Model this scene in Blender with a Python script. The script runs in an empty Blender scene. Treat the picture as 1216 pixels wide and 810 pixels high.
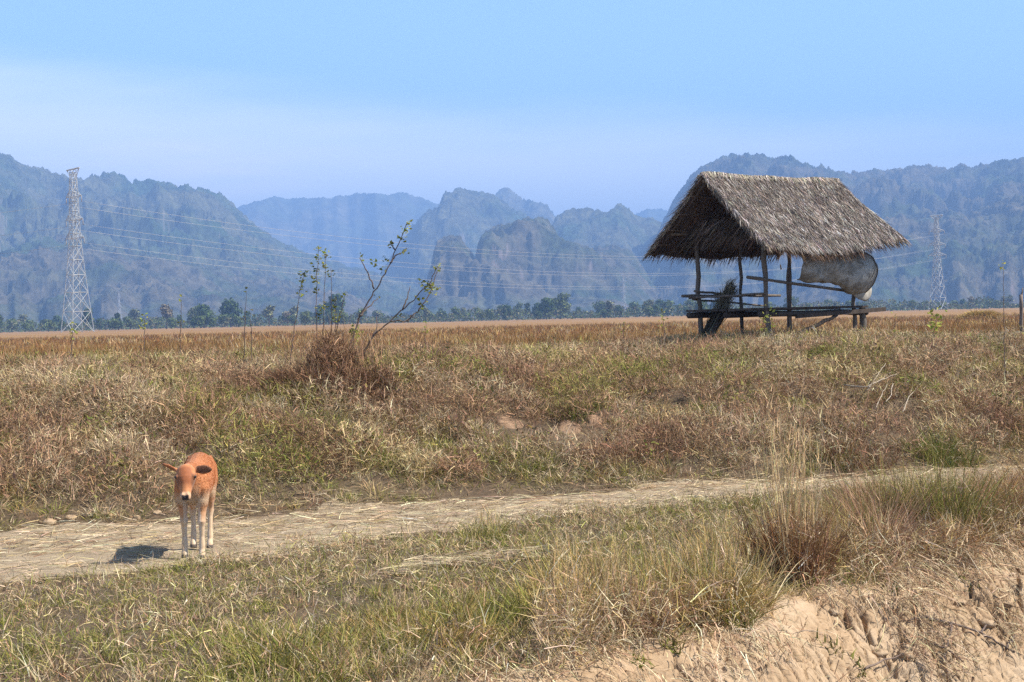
import bpy, math
import numpy as np
from mathutils import Matrix, Vector

S = bpy.context.scene
COL = S.collection
R = math.radians
# ------------------------------------------------------------------ camera
EYE = 1.83
FPX = 1766.0                       # focal length in photograph pixels (1216 wide)
PITCH, ROLL = R(0.892), R(-1.39)
cam_d = bpy.data.cameras.new('camera')
cam_d.sensor_width = 36.0
cam_d.lens = FPX / 1216 * 36
cam_d.clip_start = 0.1
cam_d.clip_end = 40000
cam = bpy.data.objects.new('camera', cam_d)
COL.objects.link(cam)
CM = Matrix.Rotation(R(90) - PITCH, 4, 'X') @ Matrix.Rotation(ROLL, 4, 'Z')
CM.translation = (0, 0, EYE)
cam.matrix_world = CM
S.camera = cam
RC = np.array(CM.to_3x3())
CAM = np.array([0, 0, EYE])

# ------------------------------------------------------------------ sun, sky, exposure
SUN_EL, SUN_AZ = R(50), R(98)      # azimuth clockwise from +Y: the sun stands to the side, a little behind the camera
sun_d = bpy.data.lights.new('sun', 'SUN')
sun_d.energy = 5.0
sun_d.angle = R(0.5)
sun_d.color = (1.0, 0.93, 0.82)
sun = bpy.data.objects.new('sun', sun_d)
COL.objects.link(sun)
sdir = Vector((math.sin(SUN_AZ) * math.cos(SUN_EL), math.cos(SUN_AZ) * math.cos(SUN_EL), math.sin(SUN_EL)))
sun.rotation_euler = sdir.to_track_quat('Z', 'Y').to_euler()
sun.location = (30, -10, 40)

W = bpy.data.worlds.new('World')
S.world = W
W.use_nodes = True
wn, wl = W.node_tree.nodes, W.node_tree.links
wn.clear()
w_out = wn.new('ShaderNodeOutputWorld')
w_bg = wn.new('ShaderNodeBackground')
w_bg.inputs['Strength'].default_value = 0.052
sky = wn.new('ShaderNodeTexSky')
sky.sky_type = 'NISHITA'
sky.sun_disc = False
sky.sun_elevation = SUN_EL
sky.sun_rotation = SUN_AZ
sky.air_density = 1.4
sky.dust_density = 0.6
sky.ozone_density = 1.3
# thin high veil of cloud low over the mountains: brightness of the sky itself, fixed to compass directions
tc = wn.new('ShaderNodeTexCoord')
mp = wn.new('ShaderNodeMapping')
mp.inputs['Scale'].default_value = (2.2, 2.2, 16.0)
mp.inputs['Rotation'].default_value = (0, R(5), 0)
nz = wn.new('ShaderNodeTexNoise')
nz.inputs['Scale'].default_value = 1.6
nz.inputs['Detail'].default_value = 5
nz.inputs['Roughness'].default_value = 0.5
sep = wn.new('ShaderNodeSeparateXYZ')
m1 = wn.new('ShaderNodeMath'); m1.operation = 'MULTIPLY_ADD'      # tilted upper border of the veil: z + 0.10 x
m1.inputs[1].default_value = 0.09
m2 = wn.new('ShaderNodeMath'); m2.operation = 'MULTIPLY_ADD'
m2.inputs[1].default_value = 0.05
mr = wn.new('ShaderNodeMapRange'); mr.interpolation_type = 'SMOOTHSTEP'
mr.inputs['From Min'].default_value = 0.118
mr.inputs['From Max'].default_value = 0.180
mr.inputs['To Min'].default_value = 0.76
mr.inputs['To Max'].default_value = 0.0
mx = wn.new('ShaderNodeMix'); mx.data_type = 'RGBA'
mx.inputs['B'].default_value = (14.6, 14.8, 15.6, 1)
tint = wn.new('ShaderNodeMix'); tint.data_type = 'RGBA'; tint.blend_type = 'MULTIPLY'
tint.inputs['Factor'].default_value = 1.0
tint.inputs['B'].default_value = (1.0, 1.0, 1.0, 1)
L = wl.new
L(tc.outputs['Generated'], mp.inputs['Vector']); L(mp.outputs['Vector'], nz.inputs['Vector'])
L(tc.outputs['Generated'], sep.inputs['Vector'])
L(sep.outputs['X'], m1.inputs[0]); L(sep.outputs['Z'], m1.inputs[2])
L(nz.outputs['Fac'], m2.inputs[0]); L(m1.outputs[0], m2.inputs[2])
L(m2.outputs[0], mr.inputs['Value'])
L(sky.outputs['Color'], tint.inputs['A'])
mr2 = wn.new('ShaderNodeMapRange'); mr2.interpolation_type = 'SMOOTHSTEP'
mr2.inputs['From Min'].default_value = 0.10; mr2.inputs['From Max'].default_value = 0.55
mr2.inputs['To Min'].default_value = 0.62; mr2.inputs['To Max'].default_value = 0.0
low = wn.new('ShaderNodeMix'); low.data_type = 'RGBA'; low.inputs['B'].default_value = (5.6, 10.6, 17.5, 1)
L(sep.outputs['Z'], mr2.inputs['Value']); L(mr2.outputs['Result'], low.inputs['Factor']); L(tint.outputs['Result'], low.inputs['A'])
L(mr.outputs['Result'], mx.inputs['Factor']); L(low.outputs['Result'], mx.inputs['A'])
ms = wn.new('ShaderNodeMapRange'); ms.interpolation_type = 'SMOOTHSTEP'      # faint streaks of thin cloud in the veil
ms.inputs['From Min'].default_value = 0.50; ms.inputs['From Max'].default_value = 0.72
ms.inputs['To Min'].default_value = 0.0; ms.inputs['To Max'].default_value = 0.55
mm = wn.new('ShaderNodeMath'); mm.operation = 'MULTIPLY'
mxs_ = wn.new('ShaderNodeMix'); mxs_.data_type = 'RGBA'; mxs_.inputs['B'].default_value = (19.0, 16.5, 17.5, 1)
L(nz.outputs['Fac'], ms.inputs['Value']); L(ms.outputs['Result'], mm.inputs[0]); L(mr.outputs['Result'], mm.inputs[1])
L(mm.outputs[0], mxs_.inputs['Factor']); L(mx.outputs['Result'], mxs_.inputs['A'])
L(mxs_.outputs['Result'], w_bg.inputs['Color']); L(w_bg.outputs[0], w_out.inputs['Surface'])

S.view_settings.view_transform = 'Standard'
S.view_settings.look = 'None'
S.view_settings.exposure = 1.09
S.view_settings.gamma = 1.0
S.view_settings.use_curve_mapping = False
S.render.engine = 'CYCLES'
cy = S.cycles
cy.max_bounces = 5
cy.diffuse_bounces = 2
cy.glossy_bounces = 1
cy.transmission_bounces = 2
cy.volume_bounces = 0
cy.transparent_max_bounces = 8
cy.caustics_reflective = cy.caustics_refractive = False
cy.use_adaptive_sampling = True
cy.adaptive_threshold = 0.008
cy.use_denoising = False
try:
    cy.denoiser = 'OPENIMAGEDENOISE'
    cy.denoising_input_passes = 'RGB_ALBEDO_NORMAL'
    cy.denoising_prefilter = 'ACCURATE'
except Exception:
    pass
cy.sample_clamp_indirect = 6
S.render.film_transparent = False

# ------------------------------------------------------------------ noise in numpy
rng = np.random.default_rng(11)
_P = np.random.default_rng(5).permutation(1024).astype(np.int64)
_P = np.concatenate([_P, _P, _P])
_G = np.random.default_rng(6).normal(size=(1024, 3)); _G /= np.linalg.norm(_G, axis=1)[:, None]

def pn(x, y, z=0.0, seed=0):
    """gradient noise, about -1..1"""
    x = np.asarray(x, float) + seed * 17.13; y = np.asarray(y, float) + seed * 5.71; z = np.asarray(z, float) + np.zeros_like(x) + seed * 3.3
    xi, yi, zi = np.floor(x).astype(np.int64), np.floor(y).astype(np.int64), np.floor(z).astype(np.int64)
    fx, fy, fz = x - xi, y - yi, z - zi
    u, v, w = [t * t * t * (t * (t * 6 - 15) + 10) for t in (fx, fy, fz)]
    out = 0
    for a in (0, 1):
        for b in (0, 1):
            for c in (0, 1):
                h = _P[(_P[(_P[(xi + a) & 1023] + yi + b) & 1023] + zi + c) & 1023]
                g = _G[h]
                d = g[..., 0] * (fx - a) + g[..., 1] * (fy - b) + g[..., 2] * (fz - c)
                out = out + d * (u if a else 1 - u) * (v if b else 1 - v) * (w if c else 1 - w)
    return out * 1.6

def fbm(x, y, z=0.0, o=4, seed=0, gain=0.5):
    s, a, f, t = 0, 1.0, 1.0, 0
    for i in range(o):
        s = s + a * pn(np.asarray(x) * f, np.asarray(y) * f, np.asarray(z) * f, seed + i); t += a
        a *= gain; f *= 2.03
    return s / t

def ridged(x, y, z=0.0, o=4, seed=0):
    s, a, f, t = 0, 1.0, 1.0, 0
    for i in range(o):
        s = s + a * (1 - np.abs(pn(np.asarray(x) * f, np.asarray(y) * f, np.asarray(z) * f, seed + i)) * 1.7); t += a
        a *= 0.5; f *= 2.07
    return s / t

def worley(x, y, seed=0):
    """distance to the nearest and to the second nearest point of a jittered grid"""
    xi, yi = np.floor(x).astype(np.int64), np.floor(y).astype(np.int64)
    f1 = np.full(np.shape(x), 9.0); f2 = f1.copy()
    for a in (-1, 0, 1):
        for b in (-1, 0, 1):
            h = _P[(_P[(xi + a + seed * 37) & 1023] + yi + b) & 1023]
            px = xi + a + 0.5 + _G[h, 0] * 0.62; py = yi + b + 0.5 + _G[h, 1] * 0.62
            d = np.hypot(x - px, y - py)
            f2 = np.where(d < f1, f1, np.minimum(f2, d)); f1 = np.minimum(f1, d)
    return f1, f2

def sstep(a, b, x):
    t = np.clip((np.asarray(x, float) - a) / (b - a), 0, 1)
    return t * t * (3 - 2 * t)

# ------------------------------------------------------------------ the lie of the land
def edge_s(x, y):                  # distance past the brink of the eroded bank (positive in the ditch)
    x = np.asarray(x, float); y = np.asarray(y, float)
    s = (x + 0.2) * 0.70 - (y - 7.5) * 0.714
    s = s - 0.16 * np.maximum(0, x - 4.0) ** 1.3
    return s + 0.28 * pn(x * 0.55, y * 0.55, 3.1) + 0.12 * pn(x * 1.9, y * 1.9, 7.7)

def toe_y(x):                      # far side of the path, foot of the slope
    return np.interp(x, [-30, -9, -4.77, -0.07, 5.95, 12, 40], [10.4, 12.1, 13.45, 15.1, 17.3, 18.6, 24.0])

def near_y(x):                     # near side of the path
    return np.interp(x, [-30, -8, -3.6, -1.26, 0.57, 2.5, 6.0, 12, 40], [7.4, 9.3, 10.55, 12.25, 13.75, 14.6, 15.7, 17.2, 22.5])

def hgt(x, y, detail=True):
    x = np.asarray(x, float); y = np.asarray(y, float)
    s = edge_s(x, y)
    z = -1.42 * (1 - (1 - sstep(-0.1, 2.3, s)) ** 1.25) + 1.3 * sstep(3.4, 6.0, s)
    u = np.clip((y - toe_y(x)) / 5.6, 0, 1)
    bank = 1 - (1 - u) ** 1.8
    z = z + 1.02 * bank + 0.33 * np.exp(-(((x - 5.6) / 3.2) ** 2 + ((y - 30.5) / 3.0) ** 2))
    z = z - 0.5 * sstep(34, 60, y)
    near = 1 - sstep(40, 120, y)
    if detail:
        z = z + near * bank * (1 - 0.65 * sstep(0.55, 1.0, u)) * (0.15 * pn(x * 0.42, y * 0.42, 1.5) + 0.25 * pn(x * 1.1, y * 1.1, 4.2) * (1 - sstep(20, 24, y) * .6))
        z = z + near * (0.035 * pn(x * 0.6, y * 0.6, 9.2) + 0.018 * pn(x * 2.3, y * 2.3, 2.2)) * (1 - 0.5 * sstep(0, 0.4, s))
    return z

def path_mask(x, y):
    w = 0.34 * pn(np.asarray(x) * 0.8, np.asarray(y) * 0.8, 6.6) + 0.18 * pn(np.asarray(x) * 2.6, np.asarray(y) * 2.6, 8.6)
    return np.minimum(toe_y(x) - 0.05 - y, y - near_y(x)) + w

def ray(px, py):
    d = RC @ np.array([(px - 608) / FPX, -(py - 405) / FPX, -1.0])
    return d
def at(px, py, d):                 # the point of a photograph pixel at distance d along the view axis
    return CAM + ray(px, py) * d
def gp(px, py):                    # where the ray of a pixel meets the ground
    r = ray(px, py)
    t = np.arange(5, 120, 0.02)
    P = CAM + r[None] * t[:, None]
    below = np.nonzero(P[:, 2] < hgt(P[:, 0], P[:, 1]))[0]
    return P[below[0]] if len(below) else P[-1]

# ------------------------------------------------------------------ mesh building
class MB:
    def __init__(self):
        self.v, self.c, self.f3, self.f4, self.n, self.m3, self.m4 = [], [], [], [], 0, [], []
    def add(self, v, q=None, t=None, c=None, m=0):
        v = np.asarray(v, float).reshape(-1, 3)
        self.v.append(v)
        if c is None: c = (1, 1, 1)
        self.c.append(np.broadcast_to(np.asarray(c, float), v.shape))
        if q is not None and len(q):
            self.f4.append(np.asarray(q, np.int64).reshape(-1, 4) + self.n); self.m4.append(np.full(len(self.f4[-1]), m))
        if t is not None and len(t):
            self.f3.append(np.asarray(t, np.int64).reshape(-1, 3) + self.n); self.m3.append(np.full(len(self.f3[-1]), m))
        self.n += len(v)
        return self
    def mesh(self, name, mats, smooth=False, offset=None):
        v = np.concatenate(self.v) if self.v else np.zeros((0, 3))
        if offset is not None: v = v - np.asarray(offset)
        c = np.concatenate(self.c)
        f4 = np.concatenate(self.f4) if self.f4 else np.zeros((0, 4), np.int64)
        f3 = np.concatenate(self.f3) if self.f3 else np.zeros((0, 3), np.int64)
        me = bpy.data.meshes.new(name)
        me.vertices.add(len(v)); me.vertices.foreach_set('co', v.astype(np.float32).ravel())
        nl = f4.size + f3.size
        me.loops.add(nl); me.loops.foreach_set('vertex_index', np.concatenate([f4.ravel(), f3.ravel()]).astype(np.int32))
        me.polygons.add(len(f4) + len(f3))
        st = np.concatenate([np.arange(len(f4)) * 4, f4.size + np.arange(len(f3)) * 3]).astype(np.int32)
        me.polygons.foreach_set('loop_start', st)
        mi = np.concatenate([*self.m4, *self.m3]) if (self.m4 or self.m3) else np.zeros(0)
        me.polygons.foreach_set('material_index', mi.astype(np.int32))
        me.polygons.foreach_set('use_smooth', np.full(len(st), smooth))
        me.update(calc_edges=True)
        a = me.color_attributes.new('Col', 'FLOAT_COLOR', 'POINT')
        a.data.foreach_set('color', np.concatenate([c, np.ones((len(c), 1))], 1).astype(np.float32).ravel())
        for m in (mats if isinstance(mats, (list, tuple)) else [mats]):
            me.materials.append(m)
        return me
    def build(self, name, mats, parent=None, smooth=False, offset=None):
        if parent is not None and offset is None and getattr(parent, 'location', None) is not None:
            offset = tuple(parent.get('base', (0, 0, 0)))
        o = bpy.data.objects.new(name, self.mesh(name, mats, smooth, offset))
        COL.objects.link(o)
        if parent is not None: o.parent = parent
        elif offset is not None: o.location = offset
        return o

def tag(o, label=None, cat=None, group=None, kind=None):
    if label: o['label'] = label
    if cat: o['category'] = cat
    if group: o['group'] = group
    if kind: o['kind'] = kind
    return o
def thing(name, base, label, cat, group=None):
    """An Empty at the thing's base; parts built in world coordinates are shifted to it."""
    o = bpy.data.objects.new(name, None)
    o.empty_display_size = 0.2
    COL.objects.link(o)
    o.location = tuple(float(t) for t in base)
    o['base'] = [float(t) for t in base]
    return tag(o, label, cat, group)

def frames(P):
    P = np.asarray(P, float)
    T = np.gradient(P, axis=0); T /= np.linalg.norm(T, axis=1)[:, None] + 1e-12
    up = np.array([0, 0, 1.0]) if abs(T[0, 2]) < 0.9 else np.array([1.0, 0, 0])
    A, B = [], []
    a = np.cross(up, T[0]); a /= np.linalg.norm(a)
    for t in T:
        a = a - t * (a @ t); a /= np.linalg.norm(a) + 1e-12
        A.append(a); B.append(np.cross(t, a))
    return np.array(A), np.array(B)

def tube(mb, P, r, n=6, c=(1, 1, 1), m=0, cap=True):
    P = np.asarray(P, float); k = len(P)
    r = np.broadcast_to(np.asarray(r, float), (k,))
    A, B = frames(P)
    th = np.arange(n) * 2 * math.pi / n
    V = P[:, None] + r[:, None, None] * (A[:, None] * np.cos(th)[None, :, None] + B[:, None] * np.sin(th)[None, :, None])
    q = []
    for i in range(k - 1):
        for j in range(n):
            q.append((i * n + j, i * n + (j + 1) % n, (i + 1) * n + (j + 1) % n, (i + 1) * n + j))
    V = V.reshape(-1, 3); t = []
    if cap:
        V = np.concatenate([V, P[:1], P[-1:]])
        for j in range(n):
            t.append((k * n, (j + 1) % n, j)); t.append((k * n + 1, (k - 1) * n + j, (k - 1) * n + (j + 1) % n))
    cc = np.asarray(c, float)
    mb.add(V, q, t, cc, m)

def pole(mb, a, b, r0, r1=None, n=7, wob=0.02, seg=7, c=(1, 1, 1), m=0):
    """a rough stick between two points"""
    a, b = np.asarray(a, float), np.asarray(b, float)
    t = np.linspace(0, 1, seg)[:, None]
    P = a + (b - a) * t
    P[1:-1] += rng.normal(0, wob, (seg - 2, 3)) * np.array([1, 1, 0.5])
    rr = np.linspace(r0, r1 or r0, seg) * (1 + rng.normal(0, 0.08, seg))
    tube(mb, P, rr, n, c, m)

def box(mb, o, ex, ey, ez, c=(1, 1, 1), m=0):
    """box from corner o with edge vectors"""
    o, ex, ey, ez = [np.asarray(t, float) for t in (o, ex, ey, ez)]
    V = [o + a * ex + b * ey + d * ez for d in (0, 1) for b in (0, 1) for a in (0, 1)]
    mb.add(V, [(0, 2, 3, 1), (4, 5, 7, 6), (0, 1, 5, 4), (2, 6, 7, 3), (0, 4, 6, 2), (1, 3, 7, 5)], None, c, m)

def strips(mb, P0, D0, L, Wd, curl, col, seg=3, grav=0.0, tipdark=None, taper=True, twist=None):
    """many thin blades at once. P0 roots, D0 unit start directions, curl = vectors added per unit to the direction along the blade"""
    n = len(P0)
    L = np.broadcast_to(L, (n,)); Wd = np.broadcast_to(Wd, (n,))
    col = np.broadcast_to(np.asarray(col, float), (n, 3))
    D = D0.copy(); P = P0.copy()
    az = rng.uniform(0, 2 * math.pi, n)
    side = np.stack([np.cos(az), np.sin(az), rng.normal(0, 0.25, n)], 1)
    side = side - D * np.sum(side * D, 1)[:, None]
    side /= np.linalg.norm(side, axis=1)[:, None] + 1e-9
    V, C = [], []
    for k in range(seg + 1):
        f = k / seg
        w = Wd * ((1 - f ** 1.6) if taper else 1.0) * 0.5
        cc = col if tipdark is None else col * (1 + (tipdark - 1) * f)
        if k < seg or not taper:
            V += [P - side * w[:, None], P + side * w[:, None]]; C += [cc, cc]
        else:
            V += [P]; C += [cc]
        D = D + curl / seg
        D[:, 2] -= grav / seg
        D /= np.linalg.norm(D, axis=1)[:, None] + 1e-9
        P = P + D * (L / seg)[:, None]
    nv = len(V)
    V = np.stack(V, 1); C = np.stack(C, 1)
    base = np.arange(n)[:, None] * nv
    q = []
    for k in range(seg - 1 if taper else seg):
        q.append(base + np.array([2 * k, 2 * k + 1, 2 * k + 3, 2 * k + 2])[None])
    q = np.concatenate(q) if q else None
    t = base + np.array([2 * seg - 2, 2 * seg - 1, 2 * seg])[None] if taper else None
    mb.add(V.reshape(-1, 3), q, t, C.reshape(-1, 3))

def dirs(n, tilt_mean, tilt_sd, az=None):
    th = np.abs(rng.normal(tilt_mean, tilt_sd, n)); az = rng.uniform(0, 2 * math.pi, n) if az is None else az
    return np.stack([np.sin(th) * np.cos(az), np.sin(th) * np.sin(az), np.cos(th)], 1), az

def jit(col, n, v=0.25, h=0.06):
    """individual colours round a colour"""
    col = np.broadcast_to(np.asarray(col, float), (n, 3))
    b = np.exp(rng.normal(0, v, n))[:, None]
    return np.clip(col * b * (1 + rng.normal(0, h, (n, 3))), 0.004, 0.85)

def tufts(mb, cx, cy, H, rad, per, col, splay=0.35, wid=0.006, curl=0.5, seg=3, grav=0.5, z=None, v=0.25):
    """grass tufts: per blades each, rooted within rad, splayed outward"""
    cx, cy = np.asarray(cx, float), np.asarray(cy, float)
    N = len(cx); i = np.repeat(np.arange(N), per); n = len(i)
    H = np.broadcast_to(H, (N,))[i]; rad = np.broadcast_to(rad, (N,))[i]
    col = np.broadcast_to(np.asarray(col, float), (N, 3))[i]
    az = rng.uniform(0, 2 * math.pi, n); rr = rad * np.sqrt(rng.uniform(0, 1, n))
    x = cx[i] + rr * np.cos(az); y = cy[i] + rr * np.sin(az)
    zz = hgt(x, y) - 0.02 if z is None else np.broadcast_to(z, (N,))[i]
    az2 = az + rng.normal(0, 0.7, n)
    D, _ = dirs(n, 0, splay, az2)
    Lh = H * rng.uniform(0.45, 1.08, n)
    cu = np.stack([np.cos(az2), np.sin(az2), np.zeros(n)], 1) * (curl * rng.uniform(0, 1.3, n))[:, None]
    strips(mb, np.stack([x, y, zz], 1), D, Lh, np.broadcast_to(wid, (n,)) * rng.uniform(0.6, 1.4, n), cu, jit(col, n, v), seg, grav)

# ------------------------------------------------------------------ materials
def mat(name):
    m = bpy.data.materials.new(name); m.use_nodes = True
    nt = m.node_tree; b = nt.nodes['Principled BSDF']
    b.inputs['Roughness'].default_value = 0.85
    b.inputs['Specular IOR Level'].default_value = 0.25
    return m, nt, b
def noise_col(nt, stops, scale, detail=5, rough=0.6, coord='Object', vec_scale=None, dist=0.0):
    t = nt.nodes.new('ShaderNodeTexCoord'); n = nt.nodes.new('ShaderNodeTexNoise')
    n.inputs['Scale'].default_value = scale; n.inputs['Detail'].default_value = detail; n.inputs['Roughness'].default_value = rough
    n.inputs['Distortion'].default_value = dist
    if vec_scale:
        mpp = nt.nodes.new('ShaderNodeMapping'); mpp.inputs['Scale'].default_value = vec_scale
        nt.links.new(t.outputs[coord], mpp.inputs['Vector']); nt.links.new(mpp.outputs['Vector'], n.inputs['Vector'])
    else:
        nt.links.new(t.outputs[coord], n.inputs['Vector'])
    r = nt.nodes.new('ShaderNodeValToRGB')
    e = r.color_ramp.elements
    e[0].position, e[0].color = stops[0][0], (*stops[0][1], 1)
    e[1].position, e[1].color = stops[-1][0], (*stops[-1][1], 1)
    for p, c in stops[1:-1]:
        x = e.new(p); x.color = (*c, 1)
    nt.links.new(n.outputs['Fac'], r.inputs['Fac'])
    return r.outputs['Color'], n
def mixc(nt, a, b, fac, blend='MIX'):
    m = nt.nodes.new('ShaderNodeMix'); m.data_type = 'RGBA'; m.blend_type = blend
    for s, k in ((a, 'A'), (b, 'B')):
        if isinstance(s, tuple): m.inputs[k].default_value = (*s, 1)
        else: nt.links.new(s, m.inputs[k])
    if isinstance(fac, (int, float)): m.inputs['Factor'].default_value = fac
    else: nt.links.new(fac, m.inputs['Factor'])
    return m.outputs['Result']
def bump(nt, b, sock, strength, dist=0.02):
    n = nt.nodes.new('ShaderNodeBump'); n.inputs['Strength'].default_value = strength; n.inputs['Distance'].default_value = dist
    nt.links.new(sock, n.inputs['Height']); nt.links.new(n.outputs['Normal'], b.inputs['Normal'])
def attr(nt):
    a = nt.nodes.new('ShaderNodeAttribute'); a.attribute_name = 'Col'
    return a.outputs['Color']
def leaf_mat(name, trans=0.3, rough=0.7, spec=0.08):
    m, nt, b = mat(name)
    c = attr(nt)
    nt.links.new(c, b.inputs['Base Color']); b.inputs['Roughness'].default_value = rough; b.inputs['Specular IOR Level'].default_value = spec
    tr = nt.nodes.new('ShaderNodeBsdfTranslucent'); nt.links.new(c, tr.inputs['Color'])
    mxs = nt.nodes.new('ShaderNodeMixShader'); mxs.inputs[0].default_value = trans
    out = nt.nodes['Material Output']
    nt.links.new(b.outputs[0], mxs.inputs[1]); nt.links.new(tr.outputs[0], mxs.inputs[2]); nt.links.new(mxs.outputs[0], out.inputs['Surface'])
    return m
def vcol_mat(name, rough=0.85, n_scale=None, n_amt=0.4, b_str=0.0, stretch=None, spec=0.2):
    """own colour of each piece, broken up by a grain"""
    m, nt, b = mat(name)
    c = attr(nt); b.inputs['Roughness'].default_value = rough; b.inputs['Specular IOR Level'].default_value = spec
    if n_scale:
        r, n = noise_col(nt, [(0.25, (1 - n_amt,) * 3), (0.75, (1 + n_amt * 0.4,) * 3)], n_scale, 6, 0.65, 'Object', stretch)
        c = mixc(nt, c, r, 1.0, 'MULTIPLY')
        if b_str: bump(nt, b, n.outputs['Fac'], b_str, 0.01)
    nt.links.new(c, b.inputs['Base Color'])
    return m
M = {}
M['grass'] = leaf_mat('grass_blades', 0.15)
M['leaf'] = leaf_mat('leaves', 0.35, 0.5)
M['straw'] = leaf_mat('dry_straw', 0.15, 0.8)
M['wood'] = vcol_mat('weathered_wood', 0.9, 14, 0.55, 0.5, (1, 1, 0.25))
M['bark'] = vcol_mat('bark', 0.9, 40, 0.4, 0.3)
M['metal'] = vcol_mat('galvanised_steel', 0.55, 0.4, 0.2, 0, None, 0.4)
M['wire'] = vcol_mat('aluminium_cable', 0.4, None, 0, 0, None, 0.5)
# ------------------------------------------------------------------ ground
def grid_mesh(xs, ys, zf, keep=None, colf=None):
    X, Y = np.meshgrid(xs, ys, indexing='ij')
    Z = zf(X, Y)
    nx, ny = X.shape
    idx = np.arange(nx * ny).reshape(nx, ny)
    q = np.stack([idx[:-1, :-1], idx[1:, :-1], idx[1:, 1:], idx[:-1, 1:]], -1).reshape(-1, 4)
    V = np.stack([X, Y, Z], -1).reshape(-1, 3)
    if keep is not None:
        k = keep(V[:, 0], V[:, 1])
        q = q[k[q].any(1)]
        used = np.zeros(len(V), bool); used[q.ravel()] = True
        mp_ = np.cumsum(used) - 1
        q = mp_[q]; V = V[used]
    mb = MB(); mb.add(V, q)
    return mb

def grow(a, step, ratio, end):
    out = []
    while a < end:
        out.append(a); a += step; step *= ratio
    return np.array(out + [end])
ys = np.concatenate([np.arange(-4, 6.0, 0.4), np.arange(6.0, 25, 0.07), grow(25, 0.09, 1.03, 11000)])
xp = grow(11, 0.1, 1.06, 9000)
xs = np.concatenate([-xp[::-1], np.arange(-10.93, 10.95, 0.07), xp])

m, nt, b = mat('weedy_soil')
c1, n1 = noise_col(nt, [(0.3, (0.055, 0.038, 0.024)), (0.5, (0.095, 0.066, 0.038)), (0.7, (0.07, 0.064, 0.028))], 1.3, 8, 0.7)
c2, n2 = noise_col(nt, [(0.35, (0.05, 0.035, 0.024)), (0.65, (0.16, 0.11, 0.065))], 22, 6, 0.7)
near_c = mixc(nt, c1, c2, 0.5)
# the far dry rice field, in long bands
c3, n3 = noise_col(nt, [(0.3, (0.17, 0.085, 0.028)), (0.5, (0.235, 0.13, 0.043)), (0.7, (0.30, 0.19, 0.078))], 0.03, 6, 0.6, 'Object', (0.35, 1.6, 1))
tcg = nt.nodes.new('ShaderNodeTexCoord'); sp = nt.nodes.new('ShaderNodeSeparateXYZ'); nt.links.new(tcg.outputs['Object'], sp.inputs[0])
mrg = nt.nodes.new('ShaderNodeMapRange'); mrg.inputs['From Min'].default_value = 34; mrg.inputs['From Max'].default_value = 48
nt.links.new(sp.outputs['Y'], mrg.inputs['Value'])
nt.links.new(mixc(nt, near_c, c3, mrg.outputs['Result']), b.inputs['Base Color'])
bump(nt, b, n2.outputs['Fac'], 0.6, 0.03)
M['ground'] = m
def ground_z(x, y):
    s = edge_s(x, y)
    return hgt(x, y) - 0.35 * sstep(0.0, 0.5, s) * (1 - sstep(6, 7, s)) - 0.03 * sstep(0, 0.25, path_mask(x, y))
g = grid_mesh(xs, ys, ground_z).build('ground', M['ground'], smooth=True)
tag(g, 'weedy dry ground rising behind the path and running out as a flat brown field', 'ground', kind='structure')

# path of trodden pale straw
m, nt, b = mat('straw_path')
c1, n1 = noise_col(nt, [(0.28, (0.16, 0.12, 0.078)), (0.5, (0.31, 0.24, 0.16)), (0.72, (0.44, 0.36, 0.25))], 3.0, 8, 0.7)
c2, n2 = noise_col(nt, [(0.35, (0.13, 0.09, 0.055)), (0.6, (0.42, 0.335, 0.225))], 16, 8, 0.75, 'Object', (0.5, 2.2, 1), 1.2)
nt.links.new(mixc(nt, c1, c2, 0.55), b.inputs['Base Color']); bump(nt, b, n2.outputs['Fac'], 0.8, 0.025)
M['path'] = m
px_ = np.arange(-11, 13, 0.05); py_ = np.arange(8.0, 20, 0.05)
p = grid_mesh(px_, py_, lambda x, y: hgt(x, y) + 0.006 + 0.012 * pn(x * 7, y * 9, 2) - 0.05 * sstep(0.05, -0.15, path_mask(x, y)), lambda x, y: path_mask(x, y) > -0.12).build('path', M['path'], smooth=True)
tag(p, 'pale straw covered footpath crossing between the grassy slope and the near verge', 'path', kind='structure')

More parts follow.
